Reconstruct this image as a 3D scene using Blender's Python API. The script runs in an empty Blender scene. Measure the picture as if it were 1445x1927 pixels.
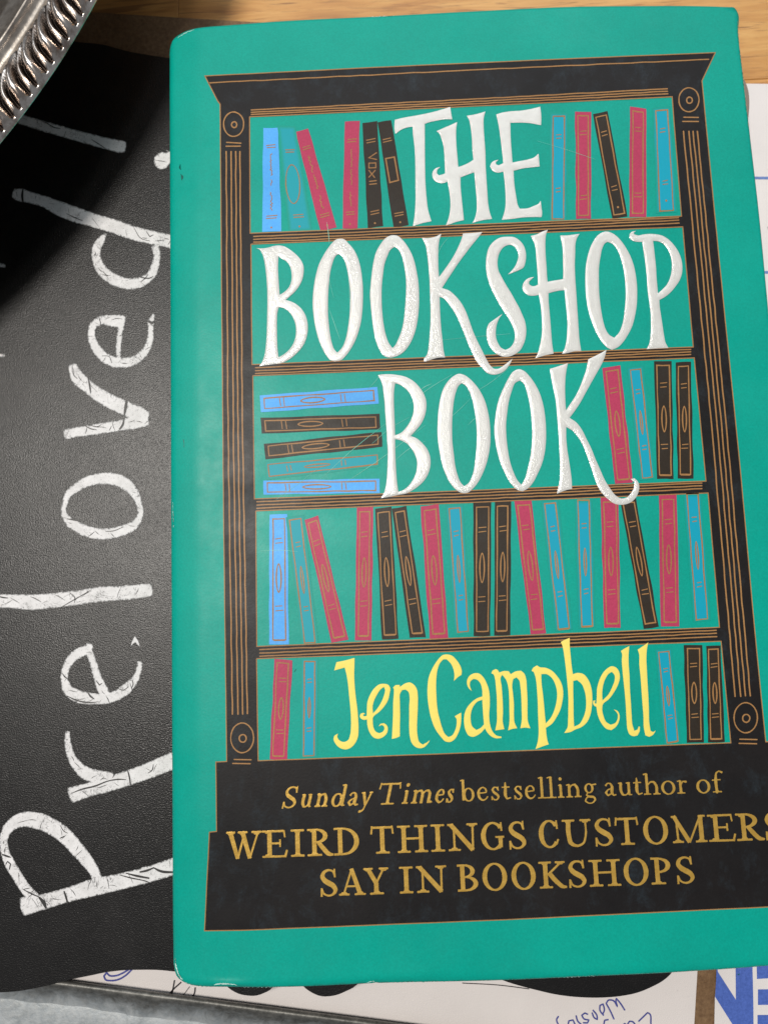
import bpy, math, random
import numpy as np
from mathutils import Vector, Matrix
from mathutils.geometry import delaunay_2d_cdt

# ------------------------------------------------------------------ camera
scene = bpy.context.scene
F, CX, CY = 1450.0, 722.5, 963.5            # focal length and centre in photo pixels
RM = np.array([[0.99913616, -0.03890624, -0.0146027],
               [-0.03672556, -0.99111523, 0.12783513],
               [-0.01944655, -0.12718841, -0.99168793]])
T = 0.0335                                   # height of the book's front cover above the table
D = 0.175                                    # camera height above the cover
CAMZ = T + D
cam_d = bpy.data.cameras.new('camera')
cam = bpy.data.objects.new('camera', cam_d)
scene.collection.objects.link(cam)
m = Matrix(((RM[0, 0], -RM[0, 1], -RM[0, 2], 0), (RM[1, 0], -RM[1, 1], -RM[1, 2], 0),
            (RM[2, 0], -RM[2, 1], -RM[2, 2], CAMZ), (0, 0, 0, 1)))
cam.matrix_world = m
cam_d.sensor_fit = 'VERTICAL'
cam_d.sensor_height = 36.0
cam_d.lens = 36.0 * F / 1927.0
cam_d.clip_start = 0.005
cam_d.clip_end = 20.0
cam_d.dof.use_dof = True
cam_d.dof.focus_distance = 0.178
cam_d.dof.aperture_fstop = 22.0
scene.camera = cam

# ------------------------------------------------------------------ light
world = bpy.data.worlds.new('World')
scene.world = world
world.use_nodes = True
bg = world.node_tree.nodes['Background']
bg.inputs[0].default_value = (0.86, 0.92, 1.0, 1)
bg.inputs[1].default_value = 0.22


def area(name, loc, target, sx, sy, power, col):
    l = bpy.data.lights.new(name, 'AREA')
    l.shape = 'RECTANGLE'
    l.size, l.size_y = sx, sy
    l.energy = power
    l.color = col
    o = bpy.data.objects.new(name, l)
    scene.collection.objects.link(o)
    o.location = loc
    o.rotation_euler = (Vector(target) - Vector(loc)).to_track_quat('-Z', 'Y').to_euler()
    return o


area('ceiling_lamp', (-0.41, 0.25, 1.36), (-0.02, 0.02, 0), 0.24, 0.24, 16.5, (1.0, 0.95, 0.88))
area('inferred_unseen_overhead_lamp', (0.03, 0.33, 1.55), (0, 0.02, 0), 0.16, 0.12, 1.8, (1.0, 0.97, 0.92))  # unseen second ceiling light, inferred from sparkle on the title foil
area('window_light', (0.25, 1.75, 1.65), (0, 0.03, 0), 1.5, 0.9, 13.0, (0.88, 0.94, 1.0))

scene.view_settings.view_transform = 'Standard'
scene.view_settings.look = 'None'
scene.view_settings.exposure = 0.0
scene.view_settings.gamma = 1.0

random.seed(4)
rng = np.random.default_rng(7)


# ------------------------------------------------------------------ helpers
def P(px, py, z):
    """the point at height z that the photograph shows at (px, py)"""
    r = RM @ np.array([(px - CX) / F, (py - CY) / F, 1.0])
    k = (z - CAMZ) / r[2]
    return (r[0] * k, r[1] * k, z)


def PV(a, z):
    a = np.asarray(a, float)
    r = np.stack([(a[:, 0] - CX) / F, (a[:, 1] - CY) / F, np.ones(len(a))], 1) @ RM.T
    k = (z - CAMZ) / r[:, 2]
    return np.stack([r[:, 0] * k, r[:, 1] * k, np.zeros(len(a)) + z], 1)


class Win:
    """a rectangle of the photograph enlarged k times; coordinates read in the enlargement"""
    def __init__(s, x0, y0, x1, w=1445):
        s.x0, s.y0, s.k = x0, y0, (x1 - x0) / w

    def __call__(s, pts):
        return [(s.x0 + p[0] * s.k, s.y0 + p[1] * s.k) + tuple(q * s.k for q in p[2:]) for p in pts]


def smooth(pts, step=3.0, closed=True, corner=48):
    """Catmull-Rom through the points, kept sharp where the outline turns sharply"""
    n = len(pts)
    p = [np.array(q, float) for q in pts]
    tang = []
    for i in range(n):
        if not closed and i in (0, n - 1):
            tang.append(None)
            continue
        a, b = p[i] - p[i - 1], p[(i + 1) % n] - p[i]
        la, lb = np.hypot(*a[:2]), np.hypot(*b[:2])
        if la < 1e-6 or lb < 1e-6:
            tang.append(None)
            continue
        c = np.clip((a[:2] @ b[:2]) / (la * lb), -1, 1)
        tang.append(None if math.degrees(math.acos(c)) > corner else (a / la * lb + b / lb * la) / (la + lb))
    out = []
    for i in range(n if closed else n - 1):
        a, b = p[i], p[(i + 1) % n]
        L = np.hypot(*(b - a)[:2])
        ta = tang[i] * L if tang[i] is not None else (b - a)
        tb = tang[(i + 1) % n] * L if tang[(i + 1) % n] is not None else (b - a)
        k = max(1, int(math.ceil(L / step)))
        for j in range(k):
            t = j / k
            h1 = 2 * t**3 - 3 * t**2 + 1
            out.append(h1 * a + (t**3 - 2 * t**2 + t) * ta + (1 - h1) * b + (t**3 - t**2) * tb)
    if not closed:
        out.append(p[-1])
    return [tuple(q) for q in out]


def stroke(pts, w=None, step=4.0, closed=False, cap=True, curve=True, ck=0.8):
    """polygon round a centre line of (x, y[, width])"""
    if w is not None:
        pts = [(q[0], q[1], w) for q in pts]
    c = smooth(pts, step, closed, 60) if curve else [tuple(map(float, q)) for q in pts]
    c = np.array(c)
    if closed:
        c = np.vstack([c, c[:2]])
    d = np.gradient(c[:, :2], axis=0)
    d /= np.maximum(np.hypot(d[:, 0], d[:, 1]), 1e-9)[:, None]
    nrm = np.stack([-d[:, 1], d[:, 0]], 1)
    h = np.maximum(c[:, 2:3], 0.2) / 2
    if not curve and len(c) > 2:                       # mitre
        seg = np.diff(c[:, :2], axis=0)
        seg /= np.hypot(seg[:, 0], seg[:, 1])[:, None]
        for i in range(1, len(c) - 1):
            cc = np.clip(seg[i - 1] @ seg[i], -1, 1)
            bis = seg[i - 1] + seg[i]
            bis /= max(np.hypot(*bis), 1e-6)
            nrm[i] = np.array([-bis[1], bis[0]]) / max(math.sqrt((1 + cc) / 2), 0.45)
    L, R = c[:, :2] + nrm * h, c[:, :2] - nrm * h
    poly = [tuple(q) for q in L]
    if cap and not closed:
        for a in (0.7, 0.4, 0, -0.4, -0.7):
            s_ = h[-1, 0]
            poly.append(tuple(c[-1, :2] + d[-1] * s_ * ck * math.cos(a * 1.57) + nrm[-1] * s_ * math.sin(a * 1.57)))
    poly += [tuple(q) for q in R[::-1]]
    if cap and not closed:
        for a in (-0.7, -0.4, 0, 0.4, 0.7):
            s_ = h[0, 0]
            poly.append(tuple(c[0, :2] - d[0] * s_ * ck * math.cos(a * 1.57) + nrm[0] * s_ * math.sin(a * 1.57)))
    return poly


def winding(poly, pts):
    a = np.asarray(poly, float)[:, :2]
    b = np.roll(a, -1, 0)
    x, y = pts[:, 0:1], pts[:, 1:2]
    up = (a[:, 1] <= y) & (b[:, 1] > y)
    dn = (a[:, 1] > y) & (b[:, 1] <= y)
    cr = (b[:, 0] - a[:, 0]) * (y - a[:, 1]) - (x - a[:, 0]) * (b[:, 1] - a[:, 1])
    return (up & (cr > 0)).sum(1) - (dn & (cr < 0)).sum(1)


def region(outers, holes=(), grid=0, extra=None):
    """triangulate the union of the outers less the holes; returns points, triangles, boundary segments"""
    co, ed = [], []
    for lp in list(outers) + list(holes):
        s0 = len(co)
        lp = [q[:2] for q in lp]
        co += lp
        ed += [(s0 + i, s0 + (i + 1) % len(lp)) for i in range(len(lp))]
    A = np.array(co)

    def inside(pts):
        r = np.zeros(len(pts), bool)
        for o in outers:
            r |= winding(o, pts) != 0
        for h in holes:
            r &= winding(h, pts) == 0
        return r
    if grid:
        lo, hi = A.min(0), A.max(0)
        gx = np.arange(lo[0], hi[0], grid)
        gy = np.arange(lo[1], hi[1], grid * 0.87)
        G = np.array([(x + (grid / 2 if j % 2 else 0), y) for j, y in enumerate(gy) for x in gx])
        if len(G):
            G = G[inside(G)]
            if len(G):
                dd = np.full(len(G), 1e9)
                for i in range(0, len(A), 200):
                    dd = np.minimum(dd, np.hypot(G[:, None, 0] - A[None, i:i + 200, 0], G[:, None, 1] - A[None, i:i + 200, 1]).min(1))
                G = G[dd > grid * 0.45]
                co = co + [tuple(q) for q in G]
    if extra is not None:
        co = co + [tuple(q) for q in extra]
    r = delaunay_2d_cdt([Vector(q) for q in co], ed, [], 0, 1e-4)
    V = np.array([tuple(v) for v in r[0]])
    Tt = np.array([f[:3] for f in r[2]])
    cen = V[Tt].mean(1)
    Tt = Tt[inside(cen)]
    cnt = {}
    for t in Tt:
        for a, b in ((t[0], t[1]), (t[1], t[2]), (t[2], t[0])):
            k = (min(a, b), max(a, b))
            cnt[k] = cnt.get(k, 0) + 1
    be = np.array([k for k, v in cnt.items() if v == 1])
    used = np.unique(Tt)
    mp = -np.ones(len(V), int)
    mp[used] = np.arange(len(used))
    return V[used], mp[Tt], mp[be] if len(be) else be


def bdist(V, be):
    a, b = V[be[:, 0]], V[be[:, 1]]
    out = np.full(len(V), 1e9)
    ab = b - a
    l2 = np.maximum((ab**2).sum(1), 1e-12)
    for i in range(0, len(V), 400):
        p = V[i:i + 400, None, :]
        t = np.clip(((p - a) * ab).sum(2) / l2, 0, 1)
        q = a + t[..., None] * ab
        out[i:i + 400] = np.hypot(p[..., 0] - q[..., 0], p[..., 1] - q[..., 1]).min(1)
    return out


def mesh_obj(name, V, faces, mat, parent=None, smooth_=False, attr=None, mats=None, midx=None, label=None):
    me = bpy.data.meshes.new(name)
    me.from_pydata([tuple(map(float, v)) for v in V], [], [tuple(int(i) for i in f) for f in faces])
    for mm in (mats or [mat]):
        me.materials.append(mm)
    if midx is not None:
        me.polygons.foreach_set('material_index', midx)
    if smooth_:
        me.polygons.foreach_set('use_smooth', [True] * len(me.polygons))
    if attr:
        for k, v in attr.items():
            at = me.attributes.new(k, 'FLOAT', 'POINT')
            at.data.foreach_set('value', np.asarray(v, np.float32))
    me.update()
    o = bpy.data.objects.new(name, me)
    scene.collection.objects.link(o)
    if parent:
        o.parent = parent
    if label:
        o['label'] = label
    return o


def orient(W, Tt):
    """make all triangles face upward"""
    a, b, c = W[Tt[:, 0]], W[Tt[:, 1]], W[Tt[:, 2]]
    cr = (b[:, 0] - a[:, 0]) * (c[:, 1] - a[:, 1]) - (b[:, 1] - a[:, 1]) * (c[:, 0] - a[:, 0])
    Tt = Tt.copy()
    f = cr < 0
    Tt[f] = Tt[f][:, ::-1]
    return Tt


def flat(name, outers, z, mat, parent=None, holes=(), grid=0, H=0, w=6, thick=0, fade=False, label=None, extra=None, power=1.0):
    """a print or a sheet cut to an outline seen in the photograph; H embosses it, thick gives it an edge"""
    V, Tt, be = region(outers, holes, grid, extra)
    W = PV(V, z)
    Tt = orient(W, Tt)
    attr = None
    if H or fade:
        d = bdist(V, be)
        s = np.clip(d / w, 0, 1)
        if H:
            W[:, 2] += H * (1 - (1 - s) ** 2.2)
        attr = {'fade': s}
    faces = [tuple(t) for t in Tt]
    if thick:
        n = len(W)
        W = np.vstack([W, W - np.array([0, 0, thick])])
        dirs = set()
        for t in Tt:
            for a, b in ((t[0], t[1]), (t[1], t[2]), (t[2], t[0])):
                dirs.add((a, b))
        for a, b in be:
            if (a, b) not in dirs:
                a, b = b, a
            faces.append((b, a, a + n, b + n))
        faces += [(t[2] + n, t[1] + n, t[0] + n) for t in Tt]
        if attr:
            attr['fade'] = np.concatenate([attr['fade'], attr['fade']])
    o = mesh_obj(name, W, faces, mat, parent, bool(H), attr, label=label)
    return o


def empty(name, loc, label, cat):
    o = bpy.data.objects.new(name, None)
    scene.collection.objects.link(o)
    o.location = loc
    o.empty_display_size = 0.02
    o['label'] = label
    o['category'] = cat
    return o


# ------------------------------------------------------------------ materials
class M:
    def __init__(s, name):
        s.m = bpy.data.materials.new(name)
        s.m.use_nodes = True
        s.t = s.m.node_tree
        s.b = s.t.nodes['Principled BSDF']

    def n(s, typ, **kw):
        nd = s.t.nodes.new(typ)
        for k, v in kw.items():
            if k in nd.inputs and not hasattr(nd, k):
                nd.inputs[k].default_value = v
            else:
                setattr(nd, k, v)
        return nd

    def link(s, a, b):
        s.t.links.new(a, b)

    def coord(s, scale=1000.0, obj=False):
        tc = s.n('ShaderNodeTexCoord')
        mp = s.n('ShaderNodeMapping')
        mp.inputs['Scale'].default_value = (scale,) * 3 if not isinstance(scale, tuple) else scale
        s.link(tc.outputs['Object'], mp.inputs[0])
        return mp.outputs[0]

    def noise(s, scale, size, detail=3, rough=0.6, dist=0.0):
        nd = s.n('ShaderNodeTexNoise')
        s.link(s.coord(scale), nd.inputs['Vector'])
        nd.inputs['Scale'].default_value = size
        nd.inputs['Detail'].default_value = detail
        nd.inputs['Roughness'].default_value = rough
        nd.inputs['Distortion'].default_value = dist
        return nd.outputs['Fac']

    def ramp(s, fac, stops):
        r = s.n('ShaderNodeValToRGB')
        e = r.color_ramp.elements
        while len(e) < len(stops):
            e.new(0.5)
        for i, (p, c) in enumerate(stops):
            e[i].position = p
            e[i].color = tuple(c) + (1,) if hasattr(c, '__len__') else (c, c, c, 1)
        s.link(fac, r.inputs[0])
        return r.outputs[0]

    def mix(s, fac, a, b, mode='MIX'):
        x = s.n('ShaderNodeMix', data_type='RGBA', blend_type=mode)
        for sock, v in ((x.inputs[0], fac), (x.inputs[6], a), (x.inputs[7], b)):
            if hasattr(v, 'is_linked') or hasattr(v, 'links'):
                s.link(v, sock)
            elif hasattr(v, '__len__'):
                sock.default_value = tuple(v) + (1,) if len(v) == 3 else v
            else:
                sock.default_value = v
        return x.outputs[2]

    def bump(s, hs, strength=0.3, dist=0.0001):
        prev = None
        for h, st in hs:
            b = s.n('ShaderNodeBump')
            b.inputs['Strength'].default_value = st
            b.inputs['Distance'].default_value = dist
            s.link(h, b.inputs['Height'])
            if prev is not None:
                s.link(prev, b.inputs['Normal'])
            prev = b.outputs[0]
        s.link(prev, s.b.inputs['Normal'])

    def col(s, v):
        if hasattr(v, 'links'):
            s.link(v, s.b.inputs['Base Color'])
        else:
            s.b.inputs['Base Color'].default_value = tuple(v) + (1,)

    def set(s, **kw):
        for k, v in kw.items():
            k = k.replace('_', ' ')
            if hasattr(v, 'links'):
                s.link(v, s.b.inputs[k])
            else:
                s.b.inputs[k].default_value = v
        return s


def lin(r, g, b):
    f = lambda c: (c / 255 / 12.92) if c / 255 <= 0.04045 else ((c / 255 + 0.055) / 1.055) ** 2.4
    return (f(r), f(g), f(b))


GREEN = lin(0, 157, 140)
GREEN2 = lin(0, 148, 132)


def print_mat(name, c1, c2=None, rough=0.36, grain=0.10, scuff=0.0):
    grain *= 0.8
    rough += 0.04
    """laminated print: colour with a fine halftone grain, soft sheen and faint handling marks"""
    a = M(name)
    c2 = c2 or tuple(x * 0.8 for x in c1)
    g = a.noise(1000.0, 2.4, 2, 0.7)
    big = a.noise(1000.0, 0.035, 4, 0.6)
    base = a.mix(a.ramp(big, [(0.35, 0.0), (0.68, 1.0)]), c1, c2)
    base = a.mix(grain, base, a.ramp(g, [(0.3, 0.0), (0.72, 1.0)]), 'OVERLAY')
    if scuff:
        sc = a.noise((150.0, 95.0, 150.0), 1.0, 9, 0.76, 0.3)
        s2_ = a.ramp(a.noise(1000.0, 1.5, 4, 0.75), [(0.35, 0.25), (0.65, 1.0)])
        base = a.mix(a.mix(1.0, a.ramp(sc, [(0.50, 0.0), (0.74, scuff * 2.2)]), s2_, 'MULTIPLY'), base, (0.10, 0.17, 0.22))
    a.col(base)
    rr = a.noise(1000.0, 0.11, 5, 0.65)
    a.set(Roughness=a.ramp(rr, [(0.3, rough - 0.06), (0.7, rough + 0.09)]))
    a.bump([(a.noise(1000.0, 1.8, 2, 0.5), 0.08), (a.noise(1000.0, 0.06, 2, 0.5), 0.16)], dist=0.0002)
    a.set(IOR=1.29)
    return a.m


m_green = print_mat('jacket_green', GREEN, GREEN2, 0.36, 0.10)
m_char = print_mat('print_charcoal', lin(28, 25, 25), lin(22, 21, 22), 0.38, 0.12, 0.08)
m_black = print_mat('print_black', lin(48, 40, 32), lin(42, 35, 28), 0.38, 0.12, 0.04)
m_red = print_mat('print_red', lin(178, 60, 92), lin(170, 56, 88), 0.38, 0.12)
m_lblue = print_mat('print_light_blue', lin(88, 172, 240), lin(78, 160, 228), 0.38, 0.12)
m_gilt = print_mat('print_gilt_line', lin(164, 122, 76), lin(148, 108, 66), 0.38, 0.15)
m_yellow = print_mat('print_yellow', lin(240, 222, 112), lin(234, 214, 104), 0.4, 0.08)
m_mark = print_mat('scratch_mark', lin(150, 212, 194), lin(96, 190, 168), 0.5, 0.2)
m_stain = print_mat('dark_fleck', lin(4, 92, 80), lin(4, 84, 74), 0.4, 0.2)

a = M('print_cyan')                       # soft-edged cyan ink over the green
at = a.n('ShaderNodeAttribute', attribute_name='fade')
nz = a.noise(1000.0, 1.6, 3, 0.7)
ad = a.n('ShaderNodeMath', operation='ADD')
sb = a.n('ShaderNodeMath', operation='MULTIPLY_ADD')
sb.inputs[1].default_value = 0.5
sb.inputs[2].default_value = -0.25
a.link(nz, sb.inputs[0])
a.link(at.outputs['Fac'], ad.inputs[0])
a.link(sb.outputs[0], ad.inputs[1])
a.col(a.mix(a.ramp(ad.outputs[0], [(0.25, 0.0), (1.0, 1.0)]), GREEN2, lin(0, 154, 180)))
a.set(Roughness=0.47, IOR=1.34)
m_cyan = a.m
m_teal = m_cyan.copy()
m_teal.name = 'print_teal'
for nd in m_teal.node_tree.nodes:
    if nd.bl_idname == 'ShaderNodeMix' and not nd.inputs[7].is_linked:
        nd.inputs[7].default_value = lin(10, 152, 166) + (1,)

a = M('title_foil')                       # thick gloss white foil, finely pebbled
a.col(a.mix(a.ramp(a.noise(1000.0, 0.5, 3, 0.6), [(0.3, 0.0), (0.7, 1.0)]), (0.67, 0.67, 0.64), (0.62, 0.62, 0.59)))
a.set(Roughness=0.16, IOR=1.7, Metallic=0.05)
a.bump([(a.noise(1000.0, 3.0, 2, 0.65), 1.0)], dist=0.00008)
m_foil = a.m

a = M('gold_foil')
a.col(a.mix(a.ramp(a.noise(1000.0, 0.6, 3, 0.6), [(0.3, 0.0), (0.7, 1.0)]), lin(208, 168, 80), lin(188, 148, 64)))
a.set(Roughness=0.36, Metallic=0.45)
a.bump([(a.noise(1000.0, 1.3, 3, 0.6), 0.5)], dist=0.0001)
m_gold = a.m

a = M('chalkboard_black')                 # matt black laminate with an orange-peel grain
spk = a.noise(1000.0, 2.7, 2, 0.7)
a.col(a.mix(a.ramp(spk, [(0.60, 0.0), (0.74, 0.8)]), (0.005, 0.0044, 0.0042), (0.034, 0.031, 0.030)))
a.set(Roughness=a.ramp(a.noise(1000.0, 0.05, 4, 0.6), [(0.3, 0.32), (0.7, 0.37)]), IOR=1.42)
a.bump([(a.noise(1000.0, 3.0, 1, 0.6), 1.0)], dist=0.00007)
m_board = a.m
hz = a.ramp(a.noise(1000.0, 0.035, 6, 0.66, 0.8), [(0.52, 0.0), (0.80, 0.6)])
src = a.b.inputs['Base Color'].links[0].from_socket
a.col(a.mix(hz, src, (0.020, 0.018, 0.017)))

a = M('chalk_pen_white')                  # white paint pen, thin and scratched in places
n1 = a.noise(1000.0, 0.22, 5, 0.62, 2.2)
line = a.ramp(n1, [(0.487, 0.0), (0.497, 1.0), (0.503, 1.0), (0.513, 0.0)])
n2 = a.noise(1000.0, 0.12, 3, 0.6)
msk = a.ramp(n2, [(0.48, 0.0), (0.56, 1.0)])
dots = a.ramp(a.noise(1000.0, 2.4, 3, 0.7), [(0.60, 0.0), (0.70, 0.7)])
wear = a.mix(1.0, line, msk, 'MULTIPLY')
at = a.n('ShaderNodeAttribute', attribute_name='fade')
mm = a.n('ShaderNodeMath', operation='SUBTRACT')
a.link(a.noise(1000.0, 1.7, 5, 0.8), mm.inputs[0])
mf = a.n('ShaderNodeMath', operation='MULTIPLY')
mf.inputs[1].default_value = 0.36
a.link(at.outputs['Fac'], mf.inputs[0])
a.link(mf.outputs[0], mm.inputs[1])
edge = a.ramp(mm.outputs[0], [(0.34, 0.0), (0.46, 0.85)])
wear = a.mix(1.0, wear, dots, 'LIGHTEN')
wear = a.mix(1.0, wear, edge, 'LIGHTEN')
body = a.mix(a.ramp(a.noise(1000.0, 0.35, 4, 0.65), [(0.3, 0.0), (0.75, 1.0)]), (0.78, 0.76, 0.76), (0.60, 0.585, 0.58))
a.col(a.mix(wear, body, (0.05, 0.05, 0.05)))
a.set(Roughness=0.6)
a.bump([(a.noise(1000.0, 1.9, 2, 0.55), 0.4)], dist=0.0001)
m_chalk = a.m

a = M('scratch_black')
a.col((0.02, 0.019, 0.018))
a.set(Roughness=0.5)
m_scr = a.m

a = M('board_edge')
a.col((0.03, 0.022, 0.017))
m_bedge = a.m


def paper_mat(name, c):
    a = M(name)
    sp = a.ramp(a.noise(1000.0, 0.55, 4, 0.7), [(0.24, 0.0), (0.34, 1.0)])
    cl = a.ramp(a.noise(1000.0, 0.05, 4, 0.6), [(0.3, tuple(x * 0.93 for x in c)), (0.7, c)])
    a.col(a.mix(sp, tuple(x * 0.8 for x in c), cl))
    a.set(Roughness=0.75)
    a.bump([(a.noise(1000.0, 0.04, 2, 0.5), 0.5), (a.noise(1000.0, 3.0, 2, 0.5), 0.15)], dist=0.0006)
    return a.m


m_paper = paper_mat('paper_white', (0.74, 0.69, 0.67))
m_paper2 = paper_mat('newsprint_white', (0.76, 0.72, 0.71))


def ink(name, c, r=0.6):
    a = M(name)
    a.col(a.mix(a.ramp(a.noise(1000.0, 1.8, 3, 0.7), [(0.3, 0.0), (0.8, 1.0)]), c, tuple(min(1, x * 1.5 + 0.02) for x in c)))
    a.set(Roughness=r)
    return a.m


m_blueprint = ink('print_blue', lin(60, 88, 164))
m_pen = ink('blue_pen', lin(52, 58, 128))
m_bpen = ink('black_pen', lin(32, 27, 32))
m_rule = ink('rule_blue', lin(92, 116, 170))
m_greyprint = ink('print_grey', lin(130, 128, 128))

a = M('hardboard_brown')
fib = a.noise(1000.0, 0.9, 5, 0.75)
bg_ = a.noise(1000.0, 0.10, 4, 0.7)
a.col(a.mix(a.ramp(bg_, [(0.3, 0.0), (0.7, 1.0)]), a.ramp(fib, [(0.3, (0.095, 0.045, 0.016)), (0.7, (0.22, 0.125, 0.055))]),
            a.ramp(fib, [(0.3, (0.13, 0.068, 0.028)), (0.7, (0.28, 0.17, 0.085))])))
a.set(Roughness=0.6)
a.bump([(fib, 0.4)], dist=0.0003)
m_hard = a.m

a = M('oak_stave')                        # oiled oak: long grain, dark pores, each stave its own tone
info = a.n('ShaderNodeObjectInfo')
tc = a.n('ShaderNodeTexCoord')
cmb = a.n('ShaderNodeVectorMath', operation='ADD')
scl = a.n('ShaderNodeVectorMath', operation='SCALE')
a.link(info.outputs['Location'], scl.inputs[0])
scl.inputs['Scale'].default_value = 3.7
a.link(tc.outputs['Object'], cmb.inputs[0])
a.link(scl.outputs[0], cmb.inputs[1])


def wn(scale, size, det, ro, di=0.0):
    mp = a.n('ShaderNodeMapping')
    mp.inputs['Scale'].default_value = scale
    a.link(cmb.outputs[0], mp.inputs[0])
    nd = a.n('ShaderNodeTexNoise')
    a.link(mp.outputs[0], nd.inputs['Vector'])
    nd.inputs['Scale'].default_value = size
    nd.inputs['Detail'].default_value = det
    nd.inputs['Roughness'].default_value = ro
    nd.inputs['Distortion'].default_value = di
    return nd.outputs['Fac']


gr = wn((22, 170, 22), 1.0, 5, 0.6, 1.2)
pore = wn((120, 1500, 120), 1.0, 3, 0.6)
fig = wn((16, 260, 16), 1.0, 2, 0.5, 2.5)
c = a.ramp(gr, [(0.28, (0.38, 0.165, 0.045)), (0.50, (0.58, 0.29, 0.085)), (0.72, (0.70, 0.40, 0.135))])
c = a.mix(a.ramp(pore, [(0.56, 0.0), (0.70, 0.55)]), c, (0.24, 0.115, 0.045))
c = a.mix(a.ramp(fig, [(0.58, 0.0), (0.68, 0.7)]), c, (0.20, 0.085, 0.03))
hs = a.n('ShaderNodeHueSaturation')
mr = a.n('ShaderNodeMapRange')
a.link(info.outputs['Random'], mr.inputs['Value'])
mr.inputs['To Min'].default_value = 0.82
mr.inputs['To Max'].default_value = 1.12
a.link(mr.outputs[0], hs.inputs['Value'])
a.link(c, hs.inputs['Color'])
a.col(hs.outputs[0])
a.set(Roughness=0.42)
a.bump([(pore, 0.25)], dist=0.0003)
m_oak = a.m

a = M('galvanised_steel')                 # dull zinc with grey bloom and pale corrosion
s1 = a.noise(1000.0, 0.16, 6, 0.7, 0.8)
s2 = a.noise(1000.0, 0.9, 4, 0.7)
c = a.ramp(s1, [(0.25, (0.20, 0.22, 0.23)), (0.5, (0.31, 0.335, 0.35)), (0.75, (0.44, 0.46, 0.47))])
c = a.mix(a.ramp(s2, [(0.4, 0.0), (0.8, 0.40)]), c, (0.50, 0.49, 0.46))
at = a.n('ShaderNodeAttribute', attribute_name='fade')
ad = a.n('ShaderNodeMath', operation='MULTIPLY_ADD')
ad.inputs[1].default_value = 0.9
a.link(a.noise(1000.0, 0.30, 6, 0.75, 0.6), ad.inputs[0])
a.link(at.outputs['Fac'], ad.inputs[2])
tz = a.ramp(a.noise(1000.0, 0.5, 5, 0.75), [(0.3, (0.05, 0.05, 0.046)), (0.7, (0.20, 0.195, 0.18))])
c = a.mix(a.ramp(ad.outputs[0], [(0.62, 0.0), (1.15, 1.0)]), tz, c)
a.col(c)
a.set(Metallic=0.55, Roughness=a.ramp(s1, [(0.3, 0.42), (0.7, 0.55)]))
a.bump([(s2, 0.2), (a.noise(1000.0, 0.12, 3, 0.6), 0.3)], dist=0.0003)
m_galv = a.m
a = M('tarnished_zinc')                   # the handled edge has gone dark and brownish
s1 = a.noise(1000.0, 0.35, 6, 0.75, 0.6)
a.col(a.ramp(s1, [(0.3, (0.06, 0.058, 0.052)), (0.55, (0.15, 0.15, 0.138)), (0.75, (0.27, 0.265, 0.245))]))
a.set(Metallic=0.5, Roughness=0.5)
a.bump([(s1, 0.3)], dist=0.0003)
m_zinc = a.m

a = M('tarnished_silver_shaded_creases')
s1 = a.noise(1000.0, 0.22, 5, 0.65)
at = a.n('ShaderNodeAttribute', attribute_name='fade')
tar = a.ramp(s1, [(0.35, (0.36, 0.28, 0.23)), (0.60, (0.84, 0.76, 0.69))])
dk = a.mix(a.ramp(at.outputs['Fac'], [(0.12, 1.0), (0.62, 0.0)]), tar, (0.045, 0.034, 0.028))  # creases darkened in the colour, standing in for dark room reflections
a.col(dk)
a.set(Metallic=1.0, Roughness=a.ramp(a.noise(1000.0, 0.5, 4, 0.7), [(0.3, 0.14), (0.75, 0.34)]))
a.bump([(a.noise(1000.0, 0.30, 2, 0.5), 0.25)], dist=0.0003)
m_silver = a.m

a = M('brushed_silver')
s1 = a.noise(1000.0, 0.12, 5, 0.7)
a.col(a.ramp(s1, [(0.3, (0.24, 0.205, 0.175)), (0.7, (0.60, 0.55, 0.49))]))
a.set(Metallic=1.0, Roughness=a.ramp(a.noise(1000.0, 0.7, 4, 0.7), [(0.3, 0.30), (0.75, 0.46)]))
a.bump([(a.noise(1000.0, 0.9, 3, 0.6), 0.2)], dist=0.0003)
m_silver2 = a.m

a = M('page_paper')
a.col((0.62, 0.55, 0.42))
a.set(Roughness=0.8)
m_page = a.m

a = M('cloth_board')
a.col((0.22, 0.17, 0.14))
a.set(Roughness=0.7)
m_cloth = a.m

# ------------------------------------------------------------------ table of oak staves
table = empty('wooden_table', (0, 0, 0), 'golden oak butcher-block table top under the papers and the book', 'table')
ytop = P(1400, 150, 0)[1]
xse = P(336, 10, 0)[0]
rowh = 0.045
zb = -0.03
stave_mesh = {}


def stave(x0, x1, y0, y1):
    g = 0.00004
    L, Wd = round(x1 - x0 - 2 * g, 5), round(y1 - y0 - 2 * g, 5)
    if (L, Wd) not in stave_mesh:
        b = 0.00015
        v = []
        for (zz, i) in ((zb, 0), (-b, 0), (0, b)):
            v += [(-L / 2 + i, -Wd / 2 + i, zz), (L / 2 - i, -Wd / 2 + i, zz), (L / 2 - i, Wd / 2 - i, zz), (-L / 2 + i, Wd / 2 - i, zz)]
        f = [(3, 2, 1, 0), (8, 9, 10, 11)]
        for k in (0, 4):
            for i in range(4):
                j = (i + 1) % 4
                f.append((k + i, k + j, k + j + 4, k + i + 4))
        me = bpy.data.meshes.new('stave')
        me.from_pydata(v, [], f)
        me.materials.append(m_oak)
        stave_mesh[(L, Wd)] = me
    o = bpy.data.objects.new('stave', stave_mesh[(L, Wd)])
    scene.collection.objects.link(o)
    o.location = ((x0 + x1) / 2, (y0 + y1) / 2, 0)
    o.parent = table


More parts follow.
